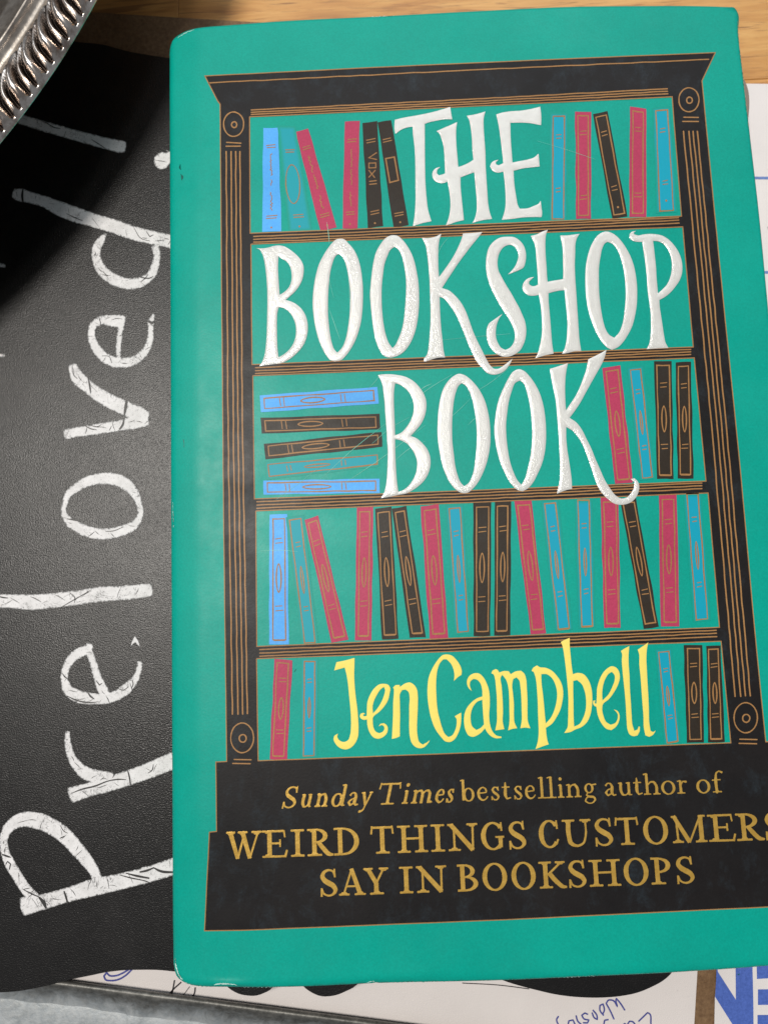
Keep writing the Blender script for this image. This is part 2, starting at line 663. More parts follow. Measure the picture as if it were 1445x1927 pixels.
for r in range(-7, 4):
    y0 = ytop + r * rowh
    off = [0.0, 0.13, 0.05, 0.19, 0.09][r % 5]
    for k in range(-2, 3):
        xa = xse + off + k * 0.26
        stave(xa, xa + 0.26, y0, y0 + rowh)

# ------------------------------------------------------------------ sheets on the table
Z_HARD, Z_PAPER, Z_NEWS, Z_GALV, Z_BOARD = 0.0030, 0.0034, 0.0036, 0.0067, 0.0100
hb = flat('hardboard_sheet', [[(-260, -2), (170, 22.5), (365, 35), (800, 60), (1345, 92), (1372, 1000), (1400, 2250), (-260, 2250)]], Z_HARD, m_hard, thick=0.0029)
hb['label'] = 'brown hardboard sheet lying on the oak table under papers and sign'
hb['category'] = 'hardboard'

form = empty('paper_form', P(900, 1900, Z_PAPER), 'white paper with blue and black pen notes under the scalloped sign', 'paper')


def child(o, par):
    o.parent = par
    o.matrix_parent_inverse = Matrix.Translation(par.location).inverted()
    return o


child(flat('sheet', [[(-60, 1500), (1330, 1500), (1311.4, 1830), (1305.6, 1927), (1286, 2250), (1040, 2080), (700, 1945), (300, 1900), (97, 1870), (-60, 1858)]], Z_PAPER, m_paper, thick=0.00015, grid=60), form)
W1, W2, W3 = Win(940, 1800, 1280), Win(0, 1780, 350), Win(300, 1780, 700)
pen = [W1(q) for q in ([(998, 428), (960, 370), (930, 335), (928, 350), (940, 402), (905, 352), (868, 350), (850, 375), (880, 430), (912, 500)],
                       [(828, 470), (800, 430), (800, 392), (825, 380), (835, 430), (822, 462)],
                       [(745, 430), (775, 470), (780, 505), (755, 490), (738, 452)],
                       [(702, 462), (680, 452), (655, 470), (672, 498), (712, 508), (700, 532), (668, 530)],
                       [(610, 475), (622, 515), (652, 545)],
                       [(545, 548), (552, 515), (585, 508), (602, 545)],
                       [(468, 480), (455, 500), (470, 552)],
                       [(1208, 545), (1192, 455), (1180, 450), (1110, 518)],
                       [(1082, 545), (1062, 522), (1036, 518), (1018, 548)],
                       [(866, 505), (838, 510), (830, 548)])]
pen += [[(1190, 1947), (1175, 1926), (1160, 1940)], [(1085, 1935), (1070, 1930), (1060, 1950)]]
for q in pen:
    child(flat('pen_stroke', [stroke(q, 2.9, 2.0)], Z_PAPER + 0.00006, m_pen), form)
loops = [W2(q) for q in ([(830, 208), (810, 235), (822, 262), (865, 270), (925, 260), (975, 232), (1030, 180)], [(830, 208), (852, 230), (900, 232), (950, 214), (1000, 185)])]
child(flat('pen_loop', [stroke(q, 3.4, 2.0) for q in loops], Z_PAPER + 0.00006, m_pen), form)
bl = [W2([(610, 335), (650, 314), (685, 314), (698, 332), (694, 350)])] + [W3(q) for q in (
    [(148, 248), (92, 300), (50, 352), (70, 372)], [(104, 236), (92, 300), (72, 375)], [(245, 285), (240, 320), (212, 366)])]
for pg in [stroke(q, 2.8, 2.0) for q in bl] + [stroke(W3([(207, 278), (160, 335), (100, 370)]), 1.4, 2.0),
           stroke(W3([(245, 388), (258, 380), (266, 388)]), 4, 2.0), stroke(W3([(800, 455), (812, 444), (823, 450)]), 4, 2.0),
           stroke([(870, 1850), (940, 1854), (995, 1861)], 1.8, 4.0)]:
    child(flat('black_pen_stroke', [pg], Z_PAPER + 0.00006, m_bpen), form)

news = empty('printed_sheet', P(1500, 900, Z_NEWS), 'white printed sheet with thick blue block letters at lower right edge', 'paper')
child(flat('sheet', [[(1338, 157), (1402, 157.3), (1445, 157.8), (1900, 161), (1900, 2250), (1338, 2250), (1343.5, 1927), (1344.5, 1877), (1349, 1828)]], Z_NEWS, m_paper2, thick=0.00015, grid=60), news)
WN = Win(1245, 1780, 1445)
child(flat('block_letter', [WN([(742, 250), (760, 355), (1003, 732), (998, 200), (1226, 200), (1232, 420), (1240, 760), (1245, 1300), (1105, 1300), (720, 692), (733, 500)])], Z_NEWS + 0.00006, m_blueprint), news)
child(flat('block_letter', [WN([(1283, 200), (1700, 180), (1700, 425), (1290, 450), (1287, 330)]), WN([(1303, 592), (1700, 588), (1700, 800), (1303, 803)]),
           WN([(1297, 940), (1700, 938), (1700, 1300), (1297, 1300)])], Z_NEWS + 0.00006, m_blueprint), news)
child(flat('rule_line', [stroke([(1300, 334), (1600, 336)], 5.0, 30, cap=False)], Z_NEWS + 0.00006, m_rule), news)
child(flat('rule_line', [stroke([(1300, 509), (1440, 512.5), (1600, 516)], 5.0, 30, cap=False)], Z_NEWS + 0.00006, m_rule), news)
child(flat('grey_print', [[(1443, 427), (1456, 421), (1458, 436), (1445, 433)], stroke([(1396, 800), (1600, 802)], 3, 30)], Z_NEWS + 0.00006, m_greyprint), news)

# ------------------------------------------------------------------ galvanised tray, lower left
galv = empty('galvanised_tray', P(200, 2000, 0.004), 'grey galvanised metal tray edge at the bottom left under the black sign', 'tray')
E0, E1 = np.array(P(-260, 1801, Z_GALV)), np.array(P(1000, 1964, Z_GALV))
ax = (E1 - E0)[:2]
Lg = np.hypot(*ax)
ax /= Lg
nn = np.array([ax[1], -ax[0]])                     # away from the papers, towards the viewer
prof = [(0.0008, -0.0020), (0.0, -0.0016), (-0.0002, -0.0008), (0.0, -0.0002), (0.0006, 0.0), (0.0012, -0.0003), (0.0024, -0.0013), (0.0036, -0.0022), (0.0046, -0.0026), (0.0065, -0.0027), (0.009, -0.0024), (0.03, -0.0022), (0.06, -0.0022)]
V, Fc, FDg = [], [], []
nx = 90
for i in range(nx + 1):
    for j, (d, h) in enumerate(prof):
        u = Lg * i / nx
        FDg.append(min(1.0, d / 0.0105))
        wob = 0.00018 * math.sin(i * 0.37) + 0.0001 * math.sin(i * 1.3 + j)
        q = E0[:2] + ax * u + nn * (d + (wob if j > 4 else 0))
        V.append((q[0], q[1], Z_GALV + h + (wob * 0.5 if j > 5 else 0)))
k = len(prof)
for i in range(nx):
    for j in range(k - 1):
        Fc.append((i * k + j, i * k + j + 1, (i + 1) * k + j + 1, (i + 1) * k + j))
o = mesh_obj('rim', V[:], [f for f in Fc if f[0] % k < 9], m_galv, None, True, {'fade': FDg})
child(o, galv)
o = mesh_obj('pan', V[:], [f for f in Fc if f[0] % k >= 9], m_galv, None, True, {'fade': FDg})
child(o, galv)

# ------------------------------------------------------------------ chalkboard sign with scalloped foot
sign = empty('chalkboard_sign', P(200, 1000, Z_BOARD), 'black scalloped chalkboard sign with white hand lettering under the green book', 'sign')
outl = [(-330, 60), (-100, 62), (60, 68), (147, 79), (194, 84), (235, 95), (277, 103), (318, 109), (420, 125), (620, 150), (800, 140), (950, 170), (1150, 190), (1270, 260), (1300, 420),
        (1290, 900), (1300, 1400), (1280, 1700), (1275, 1800), (1262, 1832), (1248, 1844.7), (1227, 1856.5), (1199, 1868), (1170.6, 1874), (1140, 1877), (1105, 1877.3), (1074, 1875.3), (1041, 1870.6), (1010.6, 1863.5), (987, 1857.6), (957.6, 1849),
        (920, 1835), (800, 1815), (710, 1825), (675, 1850), (664, 1859), (651.5, 1865), (638, 1871), (621, 1874.7), (604.5, 1874.7), (588, 1868.6), (575, 1860), (560, 1845), (540, 1838), (520, 1848), (509, 1862.5), (496.5, 1869), (483, 1873.5), (466, 1873.5), (449, 1870), (435.6, 1863),
        (420, 1850), (390, 1836), (326, 1828), (300, 1825.5), (266, 1825), (232, 1826), (201, 1829.6), (169.5, 1836), (126, 1845), (97, 1853), (70, 1859), (36, 1865), (0, 1867.5), (-60, 1866), (-330, 1840)]
sb_ = flat('board', [smooth(outl, 8)], Z_BOARD, m_board, thick=0.003)
child(sb_, sign)

A1, A2, A3, A4 = Win(0, 0, 480), Win(0, 480, 480), Win(0, 960, 480), Win(0, 1440, 480)
chalk = {
    'exclamation_mark': [A1([(-30, 625, 55), (60, 655, 55), (150, 685, 58), (300, 730, 60), (450, 772, 62), (600, 812, 66), (680, 830, 70), (705, 833, 64)]),
                         A1([(900, 880, 60), (925, 905, 118), (930, 905, 118), (950, 915, 100)])],
    'letter_d': [A1([(80, 1095, 55), (110, 1103, 72), (170, 1118, 66), (260, 1145, 66), (330, 1178, 82), (420, 1212, 88), (520, 1245, 80), (640, 1280, 80), (760, 1322, 80), (880, 1350, 78), (1010, 1378, 78)]),
                 A1([(600, 1325, 18), (575, 1360, 45), (548, 1410, 50), (548, 1460, 52), (575, 1525, 62), (640, 1580, 66), (740, 1608, 66), (800, 1598, 60), (855, 1560, 52), (882, 1500, 48), (890, 1440, 42), (880, 1395, 46)])],
    'letter_e': [A2([(700, 380, 76), (640, 372, 70), (570, 372, 50), (530, 400, 42), (520, 460, 46), (545, 525, 54), (600, 585, 60), (680, 610, 62), (760, 598, 54), (820, 550, 44), (850, 490, 40), (856, 430, 32), (858, 375, 38), (872, 335, 16)]),
                 A2([(688, 400, 32), (676, 480, 32), (672, 575, 28)])],
    'letter_v': [A2([(412, 625, 50), (440, 690, 78), (500, 745, 74), (560, 790, 80), (640, 835, 84), (720, 872, 84), (790, 905, 90), (825, 925, 80)]),
                 A2([(828, 925, 88), (790, 940, 84), (700, 962, 66), (590, 980, 62), (480, 998, 60), (400, 1010, 58), (372, 1015, 60)])],
    'letter_o': [A2([(420, 1330, 46), (480, 1290, 58), (560, 1268, 66), (640, 1268, 70), (710, 1295, 70), (760, 1345, 56), (790, 1410, 40), (796, 1470, 34), (770, 1520, 50), (710, 1555, 58), (620, 1578, 64), (530, 1575, 66), (450, 1545, 62), (390, 1505, 50), (362, 1455, 34), (372, 1400, 34), (392, 1350, 44), (430, 1322, 48)])],
    'letter_l': [A3([(-40, 512, 78), (80, 517, 82), (180, 522, 88), (300, 512, 86), (430, 497, 84), (560, 478, 86), (680, 470, 82), (790, 460, 82), (855, 452, 72)])],
    'letter_e_': [A3([(512, 762, 40), (500, 785, 54), (450, 808, 58), (405, 845, 54), (375, 900, 44), (367, 960, 46), (390, 1020, 62), (445, 1055, 72), (520, 1068, 66), (590, 1070, 60), (660, 1050, 60), (720, 1010, 62), (765, 960, 44), (790, 900, 34), (795, 860, 28)]),
                  A3([(505, 800, 42), (532, 870, 44), (555, 950, 48), (585, 1020, 60), (600, 1050, 60)])],
    'letter_r': [A4([(384, -190, 26), (386, -130, 38), (402, -60, 48), (440, 5, 62), (500, 50, 76), (580, 68, 74), (640, 68, 60)]),
                 A4([(405, 170, 92), (480, 146, 82), (600, 112, 86), (720, 75, 88), (850, 28, 92), (930, -5, 96), (1010, -38, 96)])],
    'letter_P': [A4([(135, 800, 110), (180, 790, 100), (270, 768, 88), (400, 730, 84), (550, 688, 100), (700, 655, 92), (820, 625, 92), (930, 592, 96), (1020, 560, 96)]),
                 A4([(200, 760, 70), (140, 690, 62), (95, 620, 62), (55, 550, 60), (28, 480, 50), (25, 410, 48), (60, 345, 64), (130, 308, 84), (200, 312, 96), (290, 345, 94), (370, 400, 90), (430, 465, 84), (485, 530, 76), (535, 600, 60), (560, 670, 56)])],
    'letter_dash': [A2([(-60, 30, 20), (0, 55, 22), (30, 64, 20)]), A2([(-60, 568, 20), (0, 568, 20), (28, 570, 18)])],
}
cracks = []
for nm, sts in chalk.items():
    polys = []
    for s_ in sts:
        pg = stroke(s_, step=4.0, ck=0.35)
        pg = [(x + rng.normal(0, 0.35), y + rng.normal(0, 0.35)) for x, y in pg]
        polys.append(pg)
    nm2 = 'letter_e' if nm == 'letter_e_' else ('pen_stroke' if nm == 'letter_dash' else nm)
    child(flat(nm2, polys, Z_BOARD + 0.00008, m_chalk, grid=4.0, fade=True, w=5.0), sign)
    for s_ in sts:
        cl_ = smooth(s_, 9.0, False)
        for p_ in cl_:
            if len(cl_) > 4 and random.random() < 0.22:
                cracks.append((p_, random.uniform(0, math.pi), random.uniform(.35, .9)))
tip = A3([(740, 778), (748, 745), (765, 712), (782, 735), (796, 775), (780, 762), (768, 748), (755, 758)])
child(flat('pen_stroke', [tip], Z_BOARD + 0.00008, m_chalk, grid=2.0, fade=True, w=1.5), sign)
scr = [A1([(240, 685, 6), (280, 705, 8), (310, 722, 9), (345, 728, 5)]), A1([(132, 1075, 14), (128, 1105, 22), (132, 1145, 16)]),
       A1([(520, 790, 5), (560, 815, 8), (600, 842, 4)]), A1([(380, 1210, 4), (430, 1235, 8), (470, 1250, 4)]), A1([(760, 1290, 4), (800, 1350, 6), (850, 1365, 4)]), A1([(830, 1310, 4), (850, 1340, 9), (870, 1330, 5)]),
       A2([(500, 690, 8), (510, 740, 16), (515, 782, 8)]), A2([(718, 830, 22), (712, 870, 26), (705, 910, 12)]), A2([(705, 925, 10), (695, 965, 20), (680, 985, 14)]),
       A2([(560, 345, 5), (570, 380, 8), (572, 400, 4)]), A2([(845, 375, 20), (862, 385, 26), (875, 375, 16)]), A2([(765, 112, 8), (800, 125, 10), (850, 130, 10), (870, 120, 5)]), A2([(800, 150, 5), (820, 135, 7), (840, 110, 6)]),
       A2([(580, 570, 4), (620, 575, 6), (635, 610, 5)]), A2([(415, 640, 5), (420, 680, 8), (440, 700, 4)]), A2([(480, 965, 6), (520, 985, 10), (550, 990, 5)]), A2([(500, 960, 4), (560, 970, 8), (575, 960, 4)]),
       A3([(0, 490, 10), (20, 495, 14), (48, 498, 6)]), A3([(175, 490, 4), (200, 500, 8), (235, 520, 4)]), A3([(340, 555, 4), (400, 520, 8), (470, 480, 7), (520, 450, 4)]), A3([(400, 470, 5), (425, 495, 9), (425, 525, 4)]),
       A3([(600, 120, 5), (640, 118, 7), (700, 95, 4)]), A3([(385, 50, 6), (420, 55, 14), (455, 62, 6)]), A3([(380, 1052, 6), (430, 1075, 12), (520, 1090, 10), (560, 1085, 4)]), A3([(500, 1035, 8), (515, 1055, 16), (535, 1070, 6)]),
       A3([(355, 925, 5), (370, 945, 12), (385, 955, 5)]), A3([(545, 965, 5), (565, 990, 11), (580, 980, 5)]), A3([(750, 960, 5), (755, 990, 8), (745, 1010, 4)]), A3([(660, 1005, 4), (700, 1020, 8), (730, 1000, 4)]),
       A4([(405, 160, 5), (460, 138, 12), (540, 118, 14), (620, 88, 10), (680, 80, 12), (715, 82, 6)]), A4([(725, 30, 8), (735, 70, 14), (740, 108, 10)]), A4([(620, 35, 5), (650, 50, 9), (640, 70, 5)]),
       A4([(15, 505, 10), (40, 515, 18), (62, 522, 8)]), A4([(35, 560, 8), (45, 545, 10), (62, 560, 10), (55, 590, 9)]), A4([(135, 705, 6), (180, 728, 12), (225, 748, 8)]), A4([(225, 750, 18), (250, 780, 34), (262, 808, 18)]),
       A4([(365, 715, 12), (375, 745, 18), (385, 782, 12)]), A4([(680, 622, 6), (740, 638, 12), (800, 650, 9)]), A4([(715, 612, 8), (780, 628, 20), (845, 640, 14)]), A4([(790, 648, 6), (830, 658, 10), (850, 666, 6)]),
       A4([(795, 605, 14), (830, 598, 20), (870, 582, 12)]), A4([(870, 580, 10), (910, 600, 22), (975, 606, 18), (1010, 604, 10)]), A4([(345, 345, 4), (365, 375, 7), (385, 385, 4)]), A4([(340, 415, 5), (355, 408, 10), (372, 400, 5)]),
       A4([(870, -5, 5), (865, 25, 9), (840, 45, 5)])]
scr = [[(x, y, w * 0.62) for x, y, w in q] for q in scr]
for (p_, an, le) in cracks:
    x, y, w = p_[0] + random.uniform(-.2, .2) * p_[2], p_[1] + random.uniform(-.2, .2) * p_[2], p_[2] * le * 0.5
    dx, dy = math.cos(an) * w, math.sin(an) * w
    bx, by = random.uniform(-.2, .2) * dy, random.uniform(-.2, .2) * dx
    scr.append([(x - dx, y - dy, .25), (x + bx, y + by, random.uniform(.5, 1.5)), (x + dx, y + dy, .25)])
for q in scr:
    child(flat('scratch', [stroke(q, step=3.0)], Z_BOARD + 0.00014, m_scr), sign)

# ------------------------------------------------------------------ silver tray with gadrooned rim, upper left
tray = empty('silver_tray', P(-300, -200, 0.0), 'tarnished silver tray with twisted rope rim at the top left corner', 'tray')
ZT = 0.043
R0 = 1600.0
cxy = np.array([-1228.6, -754.8])
pitch = 53.0
nG = int(round(2 * math.pi * R0 / pitch))
segs = nG * 24
rho = [0, 2, 4, 6, 9, 12, 16, 20, 24, 28, 32, 36, 40, 44, 48, 52, 56, 60, 64, 68, 72, 76, 79, 82, 86, 92, 98, 104, 107, 110, 113, 118, 126, 140, 160, 190]


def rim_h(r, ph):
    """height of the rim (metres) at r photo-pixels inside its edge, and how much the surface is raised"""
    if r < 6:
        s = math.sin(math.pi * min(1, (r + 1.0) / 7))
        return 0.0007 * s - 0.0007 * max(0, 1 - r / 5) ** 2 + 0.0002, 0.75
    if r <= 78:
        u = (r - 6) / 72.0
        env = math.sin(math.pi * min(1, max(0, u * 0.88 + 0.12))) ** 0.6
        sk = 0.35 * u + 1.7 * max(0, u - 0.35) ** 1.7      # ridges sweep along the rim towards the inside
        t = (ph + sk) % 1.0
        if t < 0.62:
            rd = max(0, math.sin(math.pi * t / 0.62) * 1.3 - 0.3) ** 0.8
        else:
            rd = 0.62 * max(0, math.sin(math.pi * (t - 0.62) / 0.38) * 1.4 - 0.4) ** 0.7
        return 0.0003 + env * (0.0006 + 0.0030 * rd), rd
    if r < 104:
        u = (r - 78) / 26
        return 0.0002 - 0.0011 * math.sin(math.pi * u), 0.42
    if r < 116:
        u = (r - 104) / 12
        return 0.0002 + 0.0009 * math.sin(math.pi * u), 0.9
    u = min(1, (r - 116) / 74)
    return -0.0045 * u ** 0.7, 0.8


PX = []
ZZ = []
FD = []
for i in range(segs):
    th = 2 * math.pi * i / segs
    cs, sn = math.cos(th), math.sin(th)
    for r in rho:
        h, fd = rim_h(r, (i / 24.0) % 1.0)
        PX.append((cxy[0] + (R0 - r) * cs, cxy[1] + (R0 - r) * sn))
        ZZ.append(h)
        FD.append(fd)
Wt = PV(np.array(PX), ZT)
Wt[:, 2] += np.array(ZZ)
k = len(rho)
jr = rho.index(79)
fr, fi = [], []
for i in range(segs):
    i2 = (i + 1) % segs
    for j in range(k - 1):
        (fr if j < jr else fi).append((i * k + j, i * k + j + 1, i2 * k + j + 1, i2 * k + j)[::-1])


def sub(V, faces, name, mat, attr=None, **kw):
    us = sorted({q for f in faces for q in f})
    mp = {q: n_ for n_, q in enumerate(us)}
    return mesh_obj(name, [V[q] for q in us], [tuple(mp[q] for q in f) for f in faces], mat, None, True, {'fade': [attr[q] for q in us]} if attr is not None else None, **kw)


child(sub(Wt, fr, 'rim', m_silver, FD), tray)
base_ = len(Wt)
cen = PV(np.array([cxy]), ZT)[0]
cen[2] = ZT - 0.0045
Wt2 = np.vstack([Wt, cen[None]])
fi += [(base_, i * k + k - 1, ((i + 1) % segs) * k + k - 1)[::-1] for i in range(segs)]
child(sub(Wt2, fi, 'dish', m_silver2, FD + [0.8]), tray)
fv, ff = [], []
for i in range(96):
    th = 2 * math.pi * i / 96
    for (rr, zz) in ((900, ZT - 0.0046), (860, 0.012), (930, 0.0095), (900, 0.0095)):
        q = P(cxy[0] + rr * math.cos(th), cxy[1] + rr * math.sin(th), ZT)
        fv.append((q[0], q[1], zz))
for i in range(96):
    for j in range(3):
        ff.append((i * 4 + j, i * 4 + j + 1, ((i + 1) % 96) * 4 + j + 1, ((i + 1) % 96) * 4 + j))
child(mesh_obj('foot', fv, ff, m_silver2, None, True), tray)

# ------------------------------------------------------------------ the book
book = empty('hardback_book', (0.02, 0.03, Z_BOARD), 'green hardback book with a printed bookcase and raised white title', 'book')
kids = []


def bk(o):
    child(o, book)
    return o


jac = [(316.5, 2000)]
left = [(310.5, 108), (310, 170), (310.5, 400), (311, 640), (312, 960), (314, 1440), (315.5, 1740), (317, 1800)]
bot = [(318, 1826), (328, 1845), (347, 1856), (383, 1860), (430, 1861.5), (510, 1860.5), (600, 1858.5), (700, 1855), (830, 1851), (960, 1846.5), (1100, 1840), (1245, 1833.5), (1311, 1829.5), (1383, 1824.8), (1445, 1820), (1540, 1813)]
right = [(1556, 1806), (1558, 1795), (1524, 1400), (1484, 1000), (1462, 760), (1443, 556), (1428, 400), (1413, 270), (1399, 149), (1389, 60), (1386.5, 19)]
top = [(1381, 12.5), (1372, 12), (1306, 10), (1200, 10), (1092, 11), (894, 19.8), (712, 29.5), (514, 39.6), (432, 46), (382, 50), (342, 56.5), (321, 68), (311.5, 84)]
OUT = smooth(left + bot + right + top, 7.0, True, 70)
# extra points near the edges so that the rounding is smooth
ex = []
for y in np.arange(70, 1850, 9.0):
    for dx in (4, 8, 12, 17, 23, 30, 38, 47, 57, 68, 80, 92, 106):
        ex.append((310.5 + 0.0035 * (y - 60) + dx, y))
for x in np.arange(340, 1545, 8.0):
    yb = float(np.interp(x, [p[0] for p in bot], [p[1] for p in bot]))
    yt = float(np.interp(x, [p[0] for p in top[::-1]], [p[1] for p in top[::-1]])) if x < 1378 else 20
    for dy in (2.5, 5.5, 9, 13, 18, 25, 34):
        ex.append((x, yb - dy))
    for dy in (3, 7, 12):
        if x < 1370:
            ex.append((x, yt + dy))
rp = sorted([(p[1], p[0]) for p in right])
for y in np.arange(24, 1796, 8.0):
    xr = float(np.interp(y, [p[0] for p in rp], [p[1] for p in rp]))
    for dx in (3, 6, 10, 16):
        ex.append((xr - dx, y))
exa = np.array(ex)
ok = winding(OUT, exa) != 0
Oa = np.array([q[:2] for q in OUT])
dmin = np.array([np.hypot(*(Oa - q).T).min() for q in exa])
exa = exa[ok & (dmin > 2.0)]
V, Tt, be = region([OUT], (), 26, exa)
Wd = PV(V, T)
Tt = orient(Wd, Tt)
xl = np.interp(V[:, 1], [p[1] for p in left], [p[0] for p in left])
dl = V[:, 0] - xl
db = bdist(V, be)
yb = np.interp(V[:, 0], [p[0] for p in bot], [p[1] for p in bot])
dbot = np.maximum(yb - V[:, 1], 0)
z = np.zeros(len(V))
z -= 0.0017 * (np.clip((88 - dl) / 88, 0, 1)) ** 2            # cover falls away towards the hinge
z += 0.00010 * np.exp(-((dl - 62) / 12) ** 2)
q = np.clip(1 - dl / 15, 0, 1)
z -= 0.0026 * (1 - np.sqrt(np.maximum(1 - q ** 2, 0)))
e = np.clip(1 - db / 2.9, 0, 1)
z -= 0.00025 * (1 - np.sqrt(np.maximum(1 - e ** 2, 0)))
# lower edge: softened and slightly dented jacket
amp = 0.35 + 0.45 * np.exp(-((V[:, 0] - 430) / 60) ** 2) + 0.5 * np.exp(-((V[:, 0] - 720) / 130) ** 2)
z -= 0.0010 * amp * np.clip(1 - dbot / 16, 0, 1) ** 2
z += 0.00035 * np.exp(-((V[:, 0] - 430) / 36) ** 2 - ((dbot - 11) / 5) ** 2)
z -= 0.00030 * np.exp(-((V[:, 0] - 706) / 4) ** 2) * np.clip(1 - dbot / 14, 0, 1)
z -= 0.00016 * np.exp(-((V[:, 0] - 780) / 110) ** 2 - ((dbot - 8) / 9) ** 2)
Wd[:, 2] += z
n = len(Wd)
lo = Wd.copy()
faces = [tuple(t) for t in Tt]
dirs = set()
for t in Tt:
    for a_, b_ in ((t[0], t[1]), (t[1], t[2]), (t[2], t[0])):
        dirs.add((a_, b_))
bset = sorted({int(v) for v in be.ravel()})
mp = {}
VV = [tuple(v) for v in Wd]
for v in bset:
    mp[v] = len(VV)
    x_, y_, z_ = Wd[v]
    VV.append((x_, y_, T - 0.0035 if V[v, 0] > 340 else Z_BOARD + 0.0015))
for a_, b_ in be:
    a_, b_ = int(a_), int(b_)
    if (a_, b_) not in dirs:
        a_, b_ = b_, a_
    faces.append((b_, a_, mp[a_], mp[b_]))
bk(mesh_obj('dust_jacket', VV, faces, m_green, None, True))


def slab(name, pts, z0, z1, mat):
    V, Tt, be = region([pts])
    a_ = PV(V, z1)
    Tt = orient(a_, Tt)
    n = len(a_)
    b_ = a_.copy()
    b_[:, 2] = z0
    fc = [tuple(t) for t in Tt] + [tuple(t[::-1] + n) for t in Tt]
    ds = {(t[i], t[(i + 1) % 3]) for t in Tt for i in range(3)}
    for p, q in be:
        if (p, q) not in ds:
            p, q = q, p
        fc.append((q, p, p + n, q + n))
    return bk(mesh_obj(name, np.vstack([a_, b_]), fc, mat))


# page block and back board, drawn at the cover's own plane and set in from its edges
def at_cover(pts, z):
    """outline given as seen on the cover, moved straight down to height z"""
    w = PV(np.array(pts, float), T)
    r = (w - np.array([0, 0, CAMZ])) @ RM
    return w


def slab_w(name, pts, z0, z1, mat):
    w = PV(np.array(pts, float), T)
    n = len(w)
    V = np.vstack([w * [1, 1, 0] + [0, 0, z1], w * [1, 1, 0] + [0, 0, z0]])
    fc = [tuple(range(n - 1, -1, -1)), tuple(range(n, 2 * n))]
    fc += [(i, (i + 1) % n, (i + 1) % n + n, i + n) for i in range(n)]
    return bk(mesh_obj(name, V, fc, mat))


slab_w('page_block', [(330, 1836), (1520, 1788), (1374, 34), (335, 74)], Z_BOARD + 0.003, T - 0.0035, m_page)
slab_w('back_board', [(324, 1850), (1550, 1808), (1408, 170), (1392, 40), (324, 70)], Z_BOARD + 0.0002, Z_BOARD + 0.0029, m_cloth)
slab('back_flap', smooth([(1380, 135), (1399, 150), (1406.5, 168), (1409, 188), (1408, 215), (1400, 260), (1370, 260)], 4), 0.0135, 0.0142, m_cloth)

m_worn_glare = ink('worn_paper_and_glare', (0.42, 0.60, 0.55), 0.6)  # pale worn paper, shared with one painted glare stroke
m_tan = ink('cover_board_edge', (0.30, 0.22, 0.13), 0.7)


def drape(o, up=0.00006):
    for v in o.data.vertices:
        p = np.array(v.co) + np.array(book.location) * 0
        k = np.argmin((Wd[:, 0] - p[0]) ** 2 + (Wd[:, 1] - p[1]) ** 2)
        v.co.z = Wd[k, 2] + up


def ragged(pts, wob_=0.5, step=2.2):
    c_ = smooth([(x, y, w) for x, y, w in pts], step, False)
    return stroke([(x + random.uniform(-wob_, wob_), y + random.uniform(-wob_, wob_), max(.2, w * random.uniform(.5, 1.3))) for x, y, w in c_], step=4, cap=False, curve=False)


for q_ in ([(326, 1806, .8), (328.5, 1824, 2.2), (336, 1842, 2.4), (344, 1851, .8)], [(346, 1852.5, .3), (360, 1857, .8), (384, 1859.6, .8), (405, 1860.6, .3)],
           [(403, 1853, .4), (414, 1850.5, 2.6), (432, 1850.5, 2.2), (446, 1853, .4)], [(322.5, 940, .5), (323, 965, 1.5), (324, 992, .5)],  # first stroke is laminate glare painted on the dented fold, second is wear
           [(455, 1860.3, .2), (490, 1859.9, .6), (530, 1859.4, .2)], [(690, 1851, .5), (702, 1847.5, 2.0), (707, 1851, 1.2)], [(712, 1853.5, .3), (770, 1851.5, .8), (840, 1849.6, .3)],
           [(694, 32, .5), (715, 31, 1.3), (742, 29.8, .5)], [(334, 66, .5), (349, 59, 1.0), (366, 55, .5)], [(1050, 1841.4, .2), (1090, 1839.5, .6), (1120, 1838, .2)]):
    o_ = flat('edge_wear_and_glare', [ragged(q_)], T, m_worn_glare)
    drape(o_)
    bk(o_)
o_ = flat('board_edge', [ragged([(1387, 40, .4), (1391, 85, 1.2), (1398, 145, 1.5), (1408, 240, .8)], .2)], T, m_tan)
drape(o_)
bk(o_)

# printed bookcase --------------------------------------------------------------
Z1, Z2, Z3, Z4 = T + 0.00003, T + 0.00005, T + 0.00008, T + 0.00010
bays = [[(470, 219.7), (1264, 182), (1281.6, 406.8), (471, 439)],
        [(472.4, 459.4), (1284, 426.8), (1303.8, 653), (474.5, 686)],
        [(476, 707), (1305.6, 673.4), (1327.7, 905.4), (479, 938.9)],
        [(481.7, 961.5), (1331.6, 927.6), (1353, 1180.5), (483.5, 1216.5)],
        [(483, 1239.5), (1356, 1206.6), (1374.3, 1397.9), (486, 1431.7)]]
frame = [(386, 143), (700, 127), (1000, 113.5), (1345, 99), (1320, 152), (1343.6, 400), (1393, 893), (1418.7, 1180), (1440, 1396), (1462, 1395), (1475, 1524), (1490, 1523), (1504, 1704),
         (1445, 1706.6), (945, 1731), (460, 1750.5), (385.4, 1751.5), (394.5, 1566), (408, 1564.6), (406.6, 1434), (427, 1433), (421, 960), (417, 480), (414.6, 196), (410, 190)]
bk(flat('bookcase_frame', [frame], Z1, m_char, holes=bays))
lw = 1.9


def wob(pts, a=0.35, step=14):
    out = []
    for i in range(len(pts) - 1):
        p, q = np.array(pts[i], float), np.array(pts[i + 1], float)
        k = max(1, int(np.hypot(*(q - p)) / step))
        for j in range(k):
            r = p + (q - p) * j / k
            out.append((r[0] + (random.uniform(-a, a) if j else 0), r[1] + (random.uniform(-a, a) if j else 0)))
    out.append(tuple(pts[-1]))
    return out


